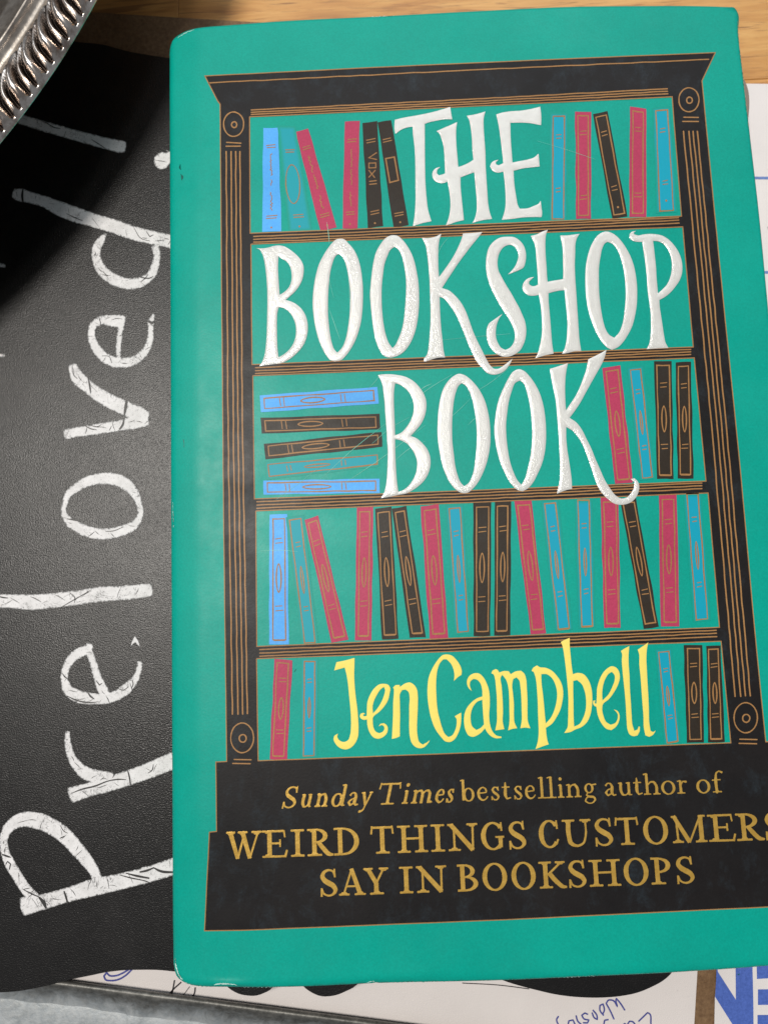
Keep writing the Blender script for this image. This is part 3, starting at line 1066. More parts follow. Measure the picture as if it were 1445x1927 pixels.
def ring(cx_, cy_, rx, ry, w, tilt=0.0, n=26, wb=0.3):
    c_, s_ = math.cos(tilt), math.sin(tilt)
    o_, i_ = [], []
    for k_ in range(n):
        t = 2 * math.pi * k_ / n
        for lst, d in ((o_, w / 2), (i_, -w / 2)):
            x, y = (rx + d + random.uniform(-wb, wb)) * math.cos(t), (ry + d + random.uniform(-wb, wb)) * math.sin(t)
            lst.append((cx_ + x * c_ - y * s_, cy_ + x * s_ + y * c_))
    return o_, i_


polys, hol = [], []
for bq in bays:
    polys.append(stroke(wob(bq + [bq[0]], 0.2, 40), lw, cap=False, curve=False))
for pg in [stroke(wob([(frame[-1])] + frame[:-1] + [frame[-1]], 0.2, 40), 1.9, cap=False, curve=False)] + polys:
    bk(flat('gilt_outline', [pg], Z3, m_gilt))
polys = [stroke(wob([(393.6, 156), (900, 131), (1332.9, 111.6)], 0.5, 20), 2.2)]
lft = [[(473, 207), (473, 211.5), (473, 215.5)], [(477.5, 445), (477.5, 450.6), (477.5, 455.6)], [(481, 692), (481, 697.6), (481, 703)], [(483.5, 944.3), (483.5, 950.6), (483.5, 956.6)], [(489, 1222.5), (489, 1229), (489, 1235)]]
rgt = [[(1255, 167), (1255.5, 171.8), (1256, 176.5)], [(1276, 409.6), (1276.6, 414.2), (1277.3, 419.8)], [(1299, 657.6), (1299, 662), (1299, 667)], [(1320, 909), (1320, 914), (1320, 919.6)], [(1347, 1186), (1347.5, 1191.5), (1348, 1198)]]
for L_, R_ in zip(lft, rgt):
    for p_, q_ in zip(L_, R_):
        md = ((p_[0] + q_[0]) / 2, (p_[1] + q_[1]) / 2 + 0.8)
        polys.append(stroke(wob([p_, md, q_], 0.45, 16), 2.35))
for pg in polys:
    bk(flat('shelf_line', [pg], Z3, m_gilt))
for (xt, yt, xb, yb_) in ((425.9, 285, 437.7, 1344), (435.2, 285, 448.2, 1344), (443.8, 285, 457, 1344), (451.8, 285, 465.9, 1343),
                          (1285.3, 247, 1382.3, 1310.6), (1295.5, 247, 1392.9, 1310.6), (1303.3, 247, 1401.8, 1309.5), (1311.3, 247, 1411, 1309.5)):
    bend = -2.2 if xt < 800 else 2.4
    bk(flat('column_flute', [stroke(wob([(xt, yt), ((xt + xb) / 2 + bend, (yt + yb_) / 2), (xb, yb_)], 0.45, 22), 2.7)], Z3, m_gilt))
for (x_, y_, rx, ry, ri, t1, t2) in ((440, 233.7, 19, 23, 5, [(426.6, 267.8), (454, 269.5)], [(425.6, 275.2), (452.6, 275)]),
                                     (456, 1388.5, 21.5, 28, 6.6, [(441, 1429.2), (473, 1429.8)], [(438, 1436.6), (471.4, 1437.2)]),
                                     (1295.5, 187.7, 19, 22.6, 5.4, [(1285.8, 220.6), (1313.5, 221)], [(1283.8, 228.5), (1313.5, 228.6)]),
                                     (1402.3, 1350.7, 22, 28.3, 6.8, [(1391, 1391), (1423.6, 1391.8)], [(1389.6, 1398.8), (1423, 1399.6)])):
    o1, i1 = ring(x_, y_, rx, ry, 2.4)
    o2, i2 = ring(x_ + 1, y_ + 1, ri, ri * 1.1, 2.6, n=16)
    core = [p for p in [(x_ + 1 + (ri - 1.3) * math.cos(t), y_ + 1 + (ri * 1.1 - 1.3) * math.sin(t)) for t in np.linspace(0, 6.28, 13)[:-1]]]
    V1 = flat('rosette', [o1], Z3, m_gilt, holes=[i1])
    bk(V1)
    bk(flat('rosette_eye', [o2], Z3, m_gilt, holes=[i2]))
    bk(flat('rosette_bar', [stroke(t1, 2.3), stroke(t2, 2.3)], Z3, m_gilt))

# printed books -----------------------------------------------------------------
Ra, Rb, Rc, Rd = Win(470, 180, 780), Win(1020, 170, 1300), Win(475, 710, 735), Win(1110, 660, 1330)
Re, Rf, Rg, Rh, Ri = Win(480, 930, 780), Win(770, 920, 1070), Win(1060, 910, 1360), Win(400, 1190, 640), Win(1200, 1180, 1445)
S, H_ = 'std', 'hor'
books = [(Ra, 'B', 'text', [(120, 283), (252, 280), (278, 1190), (110, 1195)]), (Ra, 'T', 'oval', [(258, 275), (390, 280), (530, 1178), (360, 1188)]),
         (Ra, 'R', 'text', [(402, 318), (512, 288), (762, 1155), (622, 1187)]), (Ra, 'R', 'text', [(835, 228), (965, 222), (945, 1163), (815, 1165)]),
         (Ra, 'K', 'runes', [(988, 240), (1118, 222), (1170, 1145), (1035, 1165)]), (Ra, 'K', 'box', [(1120, 235), (1240, 215), (1393, 1135), (1262, 1158)]),
         (Rb, 'C', 'plain', [(105, 250), (215, 250), (207, 1250), (97, 1250)]), (Rb, 'R', 'plain', [(318, 207), (475, 210), (472, 1248), (328, 1250)]),
         (Rb, 'K', 'plain', [(492, 230), (632, 200), (825, 1225), (680, 1248)]), (Rb, 'R', 'plain', [(850, 158), (1008, 180), (1008, 1230), (845, 1230)]),
         (Rb, 'C', 'plain', [(1100, 200), (1215, 190), (1272, 1165), (1142, 1172)]),
         (Rc, 'B', H_, [(78, 190), (1305, 100), (1322, 275), (90, 365)]), (Rc, 'K', H_, [(85, 422), (1330, 380), (1338, 545), (98, 587)]),
         (Rc, 'K', H_, [(120, 695), (1350, 572), (1358, 725), (138, 857)]), (Rc, 'D', H_, [(165, 912), (1305, 812), (1305, 908), (178, 1036)]),
         (Rc, 'B', H_, [(115, 1080), (1330, 1060), (1332, 1210), (118, 1228)]),
         (Rd, 'R', S, [(150, 215), (372, 180), (525, 1630), (308, 1645)]), (Rd, 'C', S, [(497, 240), (622, 226), (765, 1560), (648, 1575)]),
         (Rd, 'K', S, [(788, 130), (1005, 128), (1030, 1588), (825, 1585)]), (Rd, 'K', S, [(1055, 145), (1245, 135), (1275, 1580), (1080, 1578)]),
         (Re, 'B', S, [(133, 185), (292, 180), (308, 1360), (128, 1362)]), (Re, 'D', S, [(313, 236), (416, 220), (545, 1345), (450, 1350)]),
         (Re, 'R', S, [(450, 232), (572, 192), (847, 1318), (692, 1346)]), (Re, 'R', S, [(922, 120), (1070, 115), (1055, 1325), (905, 1325)]),
         (Re, 'K', S, [(1088, 132), (1236, 112), (1300, 1310), (1150, 1318)]), (Re, 'K', S, [(1238, 130), (1370, 105), (1547, 1297), (1402, 1302)]),
         (Rf, 'R', S, [(103, 160), (266, 135), (352, 1350), (185, 1357)]), (Rf, 'C', S, [(360, 180), (460, 172), (533, 1292), (440, 1300)]),
         (Rf, 'K', S, [(578, 125), (742, 120), (733, 1332), (582, 1335)]), (Rf, 'K', S, [(775, 115), (922, 112), (915, 1325), (768, 1330)]),
         (Rf, 'R', S, [(950, 107), (1106, 100), (1238, 1310), (1098, 1318)]), (Rf, 'C', S, [(1224, 136), (1322, 126), (1448, 1262), (1350, 1272)]),
         (Rg, 'C', S, [(128, 150), (230, 150), (262, 1290), (165, 1296)]), (Rg, 'R', S, [(335, 128), (495, 128), (516, 1308), (368, 1308)]),
         (Rg, 'K', S, [(508, 130), (655, 128), (862, 1297), (725, 1317)]), (Rg, 'R', S, [(862, 105), (1022, 100), (1047, 1295), (882, 1295)]),
         (Rg, 'C', S, [(1115, 95), (1218, 92), (1303, 1225), (1202, 1235)]),
         (Rh, 'R', S, [(702, 300), (905, 318), (847, 1440), (650, 1437)]), (Rh, 'C', S, [(1042, 330), (1160, 330), (1150, 1396), (1030, 1400)]),
         (Ri, 'C', S, [(228, 280), (342, 270), (440, 1265), (322, 1285)]), (Ri, 'K', S, [(505, 200), (712, 200), (730, 1282), (540, 1285)]), (Ri, 'K', S, [(755, 210), (915, 205), (962, 1275), (775, 1280)])]
mats = {'B': m_lblue, 'R': m_red, 'K': m_black, 'C': m_cyan, 'T': m_teal, 'D': m_teal}
cname = {'B': 'light blue', 'R': 'crimson', 'K': 'black', 'C': 'cyan', 'T': 'teal', 'D': 'teal'}


def bil(q, u, v):
    q = [np.array(p, float) for p in q]
    return q[0] * (1 - u) * (1 - v) + q[1] * u * (1 - v) + q[2] * u * v + q[3] * (1 - u) * v


for wi, c_, kind, quad in books:
    q = wi(quad)
    if kind == H_:                                   # lying book: first edge becomes the short one
        q = [q[3], q[0], q[1], q[2]]
    wpx = np.hypot(*(np.array(q[1]) - q[0]))
    hpx = np.hypot(*(np.array(q[2]) - q[1]))
    fuzzy = c_ in 'CTD'
    if fuzzy:
        iu0, iu1, iv0, iv1 = 0.0, 1.0, 0.0, 1.0
        g = 6.5 if c_ != 'T' else 3
        e0, e1, f0, f1 = -g / wpx, 1 + g / wpx, (-g / hpx if wi is not Rg else -0.2 / hpx), 1 + g / hpx * 0.6
    else:
        iu0, iu1 = 0.17 + random.uniform(-0.03, 0.03), 0.83 + random.uniform(-0.04, 0.04)
        iv0, iv1 = 0.035, 0.965
        e0, e1, f0, f1 = 0, 1, 0, 1
    cor = [(e0, f0), (e1, f0), (e1, f1), (e0, f1)]
    pl = []
    for i in range(4):
        a_, b_ = cor[i], cor[(i + 1) % 4]
        kk = 2 if i % 2 == 0 else 7
        for j in range(kk):
            t = j / kk
            p = bil(q, a_[0] + (b_[0] - a_[0]) * t, a_[1] + (b_[1] - a_[1]) * t)
            am = 0.0 if j == 0 else 0.8
            pl.append((p[0] + random.uniform(-am, am), p[1] + random.uniform(-am, am)))
    pl = smooth(pl, 5, True, 40)
    zz = Z2 + (0.000006 * (books.index((wi, c_, kind, quad)) % 2))
    if fuzzy:
        pb = flat('printed_book', [pl], zz, mats[c_], grid=3.2, fade=True, w=7.0)
    else:
        pb = flat('printed_book', [pl], zz, mats[c_])
    bk(pb)
    pb['label'] = cname[c_] + ' book drawing'
    # gilt lines
    pol = []
    if kind not in ('text', 'oval', 'runes', 'box'):
        r_ = [(iu0, iv0), (iu1, iv0), (iu1, iv1), (iu0, iv1), (iu0, iv0)]
        pr = []
        for i in range(4):
            n_ = 2 if i % 2 == 0 else 8
            for j in range(n_):
                t = j / n_
                p = bil(q, r_[i][0] + (r_[i + 1][0] - r_[i][0]) * t, r_[i][1] + (r_[i + 1][1] - r_[i][1]) * t)
                am = 0.25 if j == 0 else 0.55
                pr.append((p[0] + random.uniform(-am, am), p[1] + random.uniform(-am, am), random.uniform(1.7, 2.8)))
        pr.append(pr[0])
        pr.append(pr[1])
        pol.append(stroke(pr, cap=False, curve=False))
        if kind == S and random.random() < 0.7:
            pol.append(stroke([tuple(bil(q, iu0 + 0.06, iv1 + 0.003)), tuple(bil(q, iu1 - 0.06, iv1 + 0.003))], 3.0))

    def tick(v, half=0.19, u=0.5, dv=0.017):
        for s_ in (-1, 1):
            a0 = bil(q, u - half + random.uniform(-.03, .03), v + s_ * dv + random.uniform(-.002, .002))
            a1 = bil(q, u + half + random.uniform(-.03, .03), v + s_ * dv - 0.004 + random.uniform(-.002, .002))
            pol.append(stroke([tuple(a0), tuple(a1)], 1.7))

    hls = []
    if kind == S or kind == H_:
        if kind == S:
            t1, t2, vc, vh, uh = 0.205, 0.725, 0.49, 0.115, 0.17
        else:
            t1, t2, vc, vh, uh = random.uniform(.17, .23), random.uniform(.66, .71), random.uniform(.41, .46), random.uniform(.10, .13), 0.2
        tick(t1, 0.19 if kind == S else .23)
        tick(t2, 0.19 if kind == S else .23)
        el, ei = [], []
        for k_ in range(22):
            t = 2 * math.pi * k_ / 22
            cu, sv = math.cos(t), math.sin(t)
            rr = abs(cu) ** 1.15 * (1 if cu > 0 else -1)
            el.append(tuple(bil(q, 0.5 + (uh) * rr, vc + vh * sv)))
            ei.append(tuple(bil(q, 0.5 + max(uh - 2.6 / wpx, 0.02) * rr, vc + (vh - 3.2 / hpx) * sv)))
        pe = flat('gilt_oval', [el], Z3 + 0.00001, m_gilt, holes=[ei])
        pe.parent = pb
    elif kind == 'plain':
        tick(0.2)
        tick(0.72 if c_ != 'R' else .8)
        p = bil(q, .5, .9)
        if random.random() < 0.6:
            pol.append(ring(p[0], p[1], 1.5, 1.5, 1.2, n=8, wb=.1)[0])
    else:
        tick(0.18 if kind != 'oval' else .23, .28, 0.5, .012)
        tick(0.86 if kind != 'box' else .885, .28, 0.5, .012)
        p = bil(q, .48, .96)
        pol.append(ring(p[0], p[1], 1.3, 1.3, 1.2, n=8, wb=.1)[0])
        if kind == 'text':
            for (v0, v1) in ((.25, .46), (.50, .56), (.62, .80)) if c_ == 'B' else ((.26, .43), (.45, .60), (.66, .80)):
                z_ = [tuple(bil(q, .5 + random.uniform(-.07, .07), v)) for v in np.arange(v0, v1, 0.011)]
                if len(z_) > 2:
                    pol.append(stroke(z_, 1.5, curve=False))
        elif kind == 'oval':
            cc = bil(q, .45, .55)
            o1, i1 = ring(cc[0] - 1, cc[1], 13.0, 36.5, 1.9, -0.06, 30)
            pe = flat('gilt_oval', [o1], Z3 + 0.00001, m_gilt, holes=[i1])
            pe.parent = pb
        elif kind == 'runes':
            for st in ([(1112, 500), (1045, 545), (1112, 560)], [(1045, 592), (1105, 590), (1105, 632), (1045, 634), (1045, 592)], [(1045, 655), (1095, 718)], [(1100, 655), (1045, 715)], [(1050, 752), (1110, 745)], [(1050, 778), (1112, 772)]):
                pol.append(stroke(Ra(st), 2.0, curve=False))
        elif kind == 'box':
            pol.append(stroke(Ra([(1192, 552), (1268, 538), (1303, 742), (1228, 762), (1192, 552), (1230, 545)]), 2.6, cap=False, curve=False))
    if pol:
        gl = flat('gilt_line', pol, Z3, m_gilt)
        gl.parent = pb

# embossed title ----------------------------------------------------------------
WA, WB, WC, WD_, WE, WF, WG = Win(730, 190, 1040), Win(470, 430, 700), Win(680, 430, 980), Win(880, 410, 1110, 1430), Win(1060, 420, 1320), Win(690, 650, 960), Win(910, 650, 1220)
title = [
    ('T', WA, [(60, 165), (130, 148), (260, 125), (400, 95), (480, 72), (545, 52), (552, 100), (563, 162), (500, 160), (430, 172), (360, 187), (322, 200), (322, 300), (323, 450), (325, 600), (328, 720), (338, 850), (350, 950), (380, 1055), (300, 1072), (218, 1098), (232, 1010), (240, 900), (240, 700), (238, 500), (230, 380), (220, 300), (215, 225), (170, 232), (110, 255), (65, 290), (56, 240)], []),
    ('H', WA, [(425, 265), (480, 240), (550, 210), (605, 185), (597, 250), (596, 320), (600, 400), (607, 480), (615, 580), (670, 560), (720, 535), (748, 515), (740, 440), (735, 330), (722, 220), (710, 165), (690, 130), (740, 122), (800, 108), (853, 92), (840, 140), (838, 230), (845, 340), (853, 450), (855, 560), (862, 680), (870, 800), (880, 920), (895, 990), (912, 1035), (850, 1042), (790, 1055), (738, 1072), (760, 1030), (775, 970), (777, 880), (770, 790), (762, 700), (755, 625), (700, 645), (635, 670), (636, 750), (645, 850), (655, 950), (665, 1045), (600, 1060), (550, 1078), (507, 1092), (530, 1030), (545, 950), (545, 860), (535, 780), (520, 705), (495, 718), (450, 718), (410, 700), (388, 655), (395, 615), (420, 590), (458, 578), (430, 605), (428, 635), (445, 652), (475, 645), (500, 635), (497, 560), (492, 450), (483, 380), (468, 330), (450, 285)], []),
    ('E', WA, [(948, 118), (1000, 102), (1080, 90), (1160, 85), (1250, 70), (1333, 50), (1340, 100), (1343, 160), (1340, 212), (1280, 200), (1220, 192), (1140, 190), (1072, 192), (1073, 280), (1078, 380), (1085, 470), (1090, 540), (1150, 528), (1230, 512), (1280, 495), (1318, 462), (1323, 510), (1328, 575), (1260, 582), (1180, 592), (1100, 612), (1103, 680), (1112, 770), (1125, 850), (1140, 920), (1155, 945), (1220, 942), (1280, 920), (1320, 900), (1337, 875), (1345, 940), (1350, 985), (1345, 1018), (1260, 1018), (1180, 1022), (1080, 1035), (998, 1042), (1015, 990), (1028, 930), (1030, 850), (1025, 750), (1018, 680), (1010, 620), (960, 628), (915, 610), (895, 575), (905, 545), (930, 525), (968, 515), (945, 535), (945, 555), (970, 565), (1010, 545), (1000, 450), (988, 350), (975, 250), (960, 170)], []),
    ('B', WB, [(78, 232), (150, 235), (220, 225), (280, 207), (340, 200), (400, 208), (470, 245), (540, 300), (600, 365), (635, 440), (638, 510), (625, 590), (590, 670), (530, 750), (470, 805), (425, 845), (480, 860), (550, 895), (620, 960), (665, 1040), (685, 1130), (685, 1220), (665, 1310), (620, 1400), (550, 1480), (470, 1545), (380, 1590), (280, 1605), (200, 1615), (115, 1628), (150, 1570), (175, 1500), (190, 1400), (200, 1280), (205, 1150), (208, 1000), (210, 850), (208, 720), (200, 600), (188, 480), (170, 370), (145, 290), (115, 248)],
     [[(343, 325), (375, 355), (430, 385), (475, 445), (495, 530), (492, 620), (460, 700), (410, 750), (355, 785), (348, 700), (340, 580), (335, 450), (337, 380)], [(345, 930), (400, 940), (460, 980), (510, 1050), (540, 1130), (548, 1210), (540, 1290), (505, 1380), (450, 1450), (400, 1490), (342, 1522), (332, 1450), (325, 1330), (322, 1200), (322, 1080), (330, 980)]]),
    ('O', WB, [(1070, 120), (1110, 125), (1170, 180), (1230, 250), (1275, 340), (1305, 440), (1325, 560), (1337, 700), (1337, 850), (1330, 980), (1315, 1100), (1285, 1220), (1245, 1330), (1190, 1430), (1130, 1510), (1080, 1555), (1020, 1568), (960, 1560), (905, 1500), (850, 1400), (805, 1280), (775, 1160), (755, 1030), (745, 900), (750, 760), (765, 640), (790, 520), (820, 420), (865, 330), (920, 240), (975, 170), (1020, 130)],
     [[(1050, 303), (1085, 325), (1115, 370), (1140, 440), (1160, 530), (1175, 630), (1187, 740), (1188, 860), (1183, 980), (1172, 1100), (1155, 1210), (1130, 1320), (1090, 1410), (1035, 1468), (1000, 1430), (970, 1350), (950, 1250), (935, 1130), (925, 1000), (925, 870), (930, 740), (940, 610), (955, 500), (975, 420), (1000, 350), (1025, 315)]]),
    ('O', WC, [(285, 60), (325, 65), (370, 100), (410, 150), (450, 220), (480, 300), (500, 390), (515, 480), (522, 600), (520, 720), (510, 820), (495, 900), (470, 980), (430, 1060), (375, 1125), (310, 1160), (250, 1170), (200, 1150), (165, 1100), (135, 1030), (110, 920), (95, 800), (85, 700), (78, 600), (85, 500), (95, 400), (110, 300), (135, 210), (175, 140), (215, 90), (250, 68)],
     [[(300, 165), (335, 190), (365, 250), (385, 330), (400, 420), (405, 520), (402, 620), (395, 720), (385, 820), (365, 920), (335, 1000), (305, 1060), (282, 1085), (250, 1040), (220, 960), (200, 860), (188, 750), (183, 640), (185, 520), (195, 420), (210, 320), (235, 250), (265, 190)]]),
    ('K', WC, [(548, 85), (620, 85), (680, 70), (723, 47), (705, 110), (697, 180), (695, 260), (697, 350), (703, 440), (740, 390), (790, 320), (840, 240), (880, 160), (905, 100), (920, 45), (1000, 40), (1095, 32), (1050, 90), (1000, 150), (940, 230), (880, 310), (830, 385), (780, 460), (730, 540), (790, 560), (850, 610), (900, 670), (940, 740), (975, 830), (1010, 930), (1050, 1020), (1090, 1100), (1130, 1180), (1170, 1245), (1200, 1270), (1240, 1270), (1290, 1240), (1330, 1210), (1368, 1180), (1340, 1235), (1300, 1285), (1250, 1315), (1190, 1325), (1140, 1310), (1090, 1260), (1040, 1200), (1000, 1120), (960, 1030), (930, 950), (900, 880), (870, 810), (830, 740), (780, 670), (740, 630), (708, 620), (710, 700), (715, 800), (722, 900), (735, 1020), (745, 1110), (758, 1168), (700, 1170), (640, 1185), (600, 1200), (568, 1207), (565, 1190), (595, 1140), (610, 1060), (618, 960), (625, 850), (625, 700), (620, 560), (615, 430), (605, 320), (595, 230), (580, 150)], []),
    ('S', WD_, [(470, 220), (540, 225), (600, 260), (650, 320), (675, 390), (680, 450), (670, 530), (650, 580), (600, 610), (540, 635), (468, 662), (510, 620), (550, 570), (580, 500), (592, 440), (580, 390), (550, 340), (510, 318), (460, 320), (410, 350), (370, 410), (350, 480), (348, 560), (360, 620), (400, 700), (450, 790), (500, 870), (550, 960), (600, 1050), (640, 1140), (670, 1220), (682, 1310), (675, 1400), (650, 1480), (610, 1550), (550, 1595), (490, 1620), (430, 1625), (370, 1610), (310, 1570), (260, 1510), (230, 1440), (218, 1370), (222, 1300), (245, 1240), (300, 1195), (350, 1160), (405, 1122), (370, 1170), (340, 1240), (327, 1320), (330, 1400), (355, 1470), (390, 1520), (440, 1545), (490, 1520), (530, 1470), (550, 1400), (545, 1330), (520, 1260), (480, 1180), (430, 1110), (380, 1030), (330, 940), (280, 840), (245, 750), (220, 650), (212, 550), (220, 440), (250, 340), (310, 270), (380, 230)], []),
    ('H', WD_, [(735, 210), (800, 195), (860, 165), (935, 137), (915, 190), (907, 270), (907, 380), (912, 480), (920, 580), (925, 680), (932, 748), (1000, 735), (1060, 725), (1112, 715), (1115, 640), (1112, 500), (1110, 400), (1100, 300), (1080, 205), (1150, 205), (1240, 195), (1305, 187), (1275, 235), (1258, 300), (1255, 400), (1250, 550), (1255, 700), (1265, 850), (1275, 1000), (1285, 1150), (1295, 1300), (1305, 1430), (1325, 1558), (1240, 1562), (1170, 1580), (1100, 1592), (1130, 1530), (1150, 1450), (1160, 1350), (1165, 1250), (1160, 1150), (1150, 1050), (1140, 950), (1130, 845), (1060, 852), (1000, 865), (942, 882), (945, 980), (955, 1100), (965, 1220), (975, 1350), (985, 1470), (1003, 1588), (930, 1602), (860, 1620), (785, 1645), (815, 1590), (840, 1500), (860, 1400), (868, 1300), (865, 1180), (858, 1080), (845, 980), (830, 900), (780, 910), (720, 908), (670, 880), (642, 840), (640, 790), (665, 740), (710, 705), (775, 690), (740, 720), (715, 745), (715, 775), (750, 798), (790, 795), (820, 780), (818, 700), (810, 580), (800, 470), (795, 380), (775, 290), (750, 240)], []),
    ('O', WE, [(460, 87), (510, 105), (570, 150), (620, 210), (665, 280), (700, 350), (735, 450), (755, 550), (766, 650), (768, 760), (762, 870), (745, 970), (715, 1080), (670, 1170), (620, 1245), (570, 1295), (505, 1325), (455, 1300), (400, 1240), (350, 1160), (310, 1070), (275, 970), (250, 870), (235, 760), (228, 650), (228, 540), (235, 430), (255, 330), (285, 240), (320, 175), (365, 120), (415, 92)],
     [[(458, 195), (510, 215), (550, 260), (585, 330), (610, 410), (628, 490), (640, 580), (648, 680), (648, 790), (640, 890), (630, 980), (610, 1070), (575, 1150), (530, 1198), (480, 1170), (440, 1110), (415, 1030), (395, 930), (380, 820), (370, 700), (368, 580), (370, 460), (385, 350), (405, 260), (430, 212)]]),
    ('P', WE, [(757, 82), (735, 95), (735, 115), (780, 128), (830, 118), (890, 112), (960, 115), (1030, 130), (1090, 165), (1150, 225), (1200, 300), (1230, 380), (1240, 450), (1235, 530), (1210, 600), (1170, 660), (1120, 720), (1060, 770), (1000, 803), (1005, 880), (1020, 980), (1035, 1080), (1050, 1180), (1065, 1250), (1095, 1305), (1020, 1308), (940, 1312), (865, 1318), (895, 1260), (908, 1180), (912, 1080), (910, 960), (900, 850), (885, 750), (875, 650), (868, 550), (858, 450), (845, 350), (832, 270), (820, 195), (780, 195), (720, 182), (688, 150), (690, 115), (715, 88)],
     [[(935, 185), (990, 190), (1040, 215), (1080, 260), (1110, 320), (1128, 400), (1130, 480), (1115, 560), (1080, 640), (1030, 695), (985, 735), (978, 650), (970, 560), (965, 460), (955, 360), (945, 270)]]),
    ('B', WF, [(112, 300), (150, 293), (230, 290), (310, 298), (400, 320), (470, 360), (530, 420), (575, 490), (598, 560), (598, 640), (580, 720), (540, 800), (490, 860), (440, 912), (500, 935), (560, 985), (605, 1040), (635, 1110), (642, 1170), (635, 1240), (610, 1310), (570, 1370), (510, 1425), (450, 1465), (400, 1490), (320, 1505), (230, 1525), (143, 1538), (175, 1480), (195, 1400), (205, 1300), (210, 1200), (212, 1080), (205, 950), (198, 830), (188, 700), (178, 560), (168, 470), (155, 390), (130, 330)],
     [[(285, 380), (330, 395), (385, 430), (430, 480), (460, 540), (472, 600), (468, 680), (440, 760), (395, 830), (345, 880), (285, 905), (282, 800), (277, 680), (273, 560), (275, 460)], [(285, 943), (340, 955), (400, 985), (450, 1040), (485, 1100), (505, 1160), (505, 1230), (490, 1300), (460, 1360), (420, 1415), (370, 1455), (318, 1475), (305, 1380), (297, 1280), (290, 1150), (287, 1050)]]),
    ('O', WF, [(930, 285), (975, 295), (1030, 330), (1085, 385), (1140, 460), (1185, 550), (1215, 650), (1235, 760), (1243, 870), (1243, 970), (1232, 1070), (1210, 1170), (1175, 1270), (1125, 1370), (1070, 1440), (1010, 1485), (960, 1487), (900, 1455), (850, 1400), (800, 1310), (765, 1220), (740, 1110), (722, 1000), (712, 880), (715, 760), (722, 650), (740, 540), (765, 450), (810, 370), (865, 315)],
     [[(955, 380), (995, 405), (1030, 460), (1060, 540), (1080, 630), (1095, 720), (1105, 830), (1108, 940), (1103, 1040), (1092, 1150), (1080, 1240), (1055, 1330), (1020, 1390), (980, 1418), (945, 1380), (915, 1310), (890, 1210), (875, 1090), (862, 980), (858, 860), (860, 740), (868, 630), (880, 540), (900, 460), (925, 405)]]),
    ('O', WG, [(308, 208), (350, 222), (400, 270), (450, 340), (490, 420), (520, 520), (538, 630), (545, 740), (543, 860), (530, 960), (505, 1050), (470, 1130), (430, 1205), (385, 1255), (340, 1280), (300, 1270), (240, 1215), (190, 1130), (150, 1040), (120, 940), (100, 830), (92, 740), (100, 640), (115, 540), (140, 450), (175, 370), (215, 290), (260, 228)],
     [[(318, 307), (350, 335), (375, 400), (395, 480), (410, 560), (420, 660), (425, 770), (420, 880), (408, 980), (385, 1080), (360, 1170), (330, 1222), (300, 1190), (260, 1110), (230, 1020), (210, 910), (198, 800), (195, 690), (205, 590), (220, 490), (245, 400), (280, 325)]]),
    ('K', WG, [(578, 205), (630, 190), (690, 170), (738, 155), (725, 210), (715, 290), (712, 390), (715, 490), (720, 570), (760, 510), (800, 450), (840, 370), (870, 290), (895, 220), (915, 122), (970, 95), (1030, 65), (1075, 38), (1060, 100), (1030, 170), (985, 250), (940, 330), (890, 420), (840, 510), (800, 570), (752, 635), (810, 675), (860, 740), (900, 820), (940, 900), (980, 1000), (1020, 1090), (1060, 1180), (1110, 1260), (1160, 1320), (1200, 1342), (1250, 1335), (1290, 1295), (1315, 1245), (1320, 1200), (1285, 1172), (1320, 1165), (1350, 1195), (1362, 1240), (1350, 1300), (1320, 1350), (1270, 1385), (1210, 1398), (1150, 1390), (1090, 1350), (1040, 1300), (1000, 1240), (970, 1160), (940, 1070), (905, 970), (870, 880), (830, 810), (780, 750), (722, 715), (722, 800), (730, 900), (745, 1000), (760, 1100), (770, 1180), (773, 1258), (720, 1270), (640, 1302), (650, 1260), (665, 1180), (668, 1080), (665, 960), (658, 820), (650, 700), (640, 580), (630, 480), (610, 380), (592, 290)], [])]
for ch, wi, outl_, hl in title:
    o_ = smooth(wi(outl_), 3.0, True, 42)
    hh = [smooth(wi(h), 3.0, True, 42) for h in hl]
    bk(flat('title_letter', [o_], Z4, m_foil, holes=hh, grid=3.0, H=0.00015 if wi is not WA else 0.00009, w=5.0))

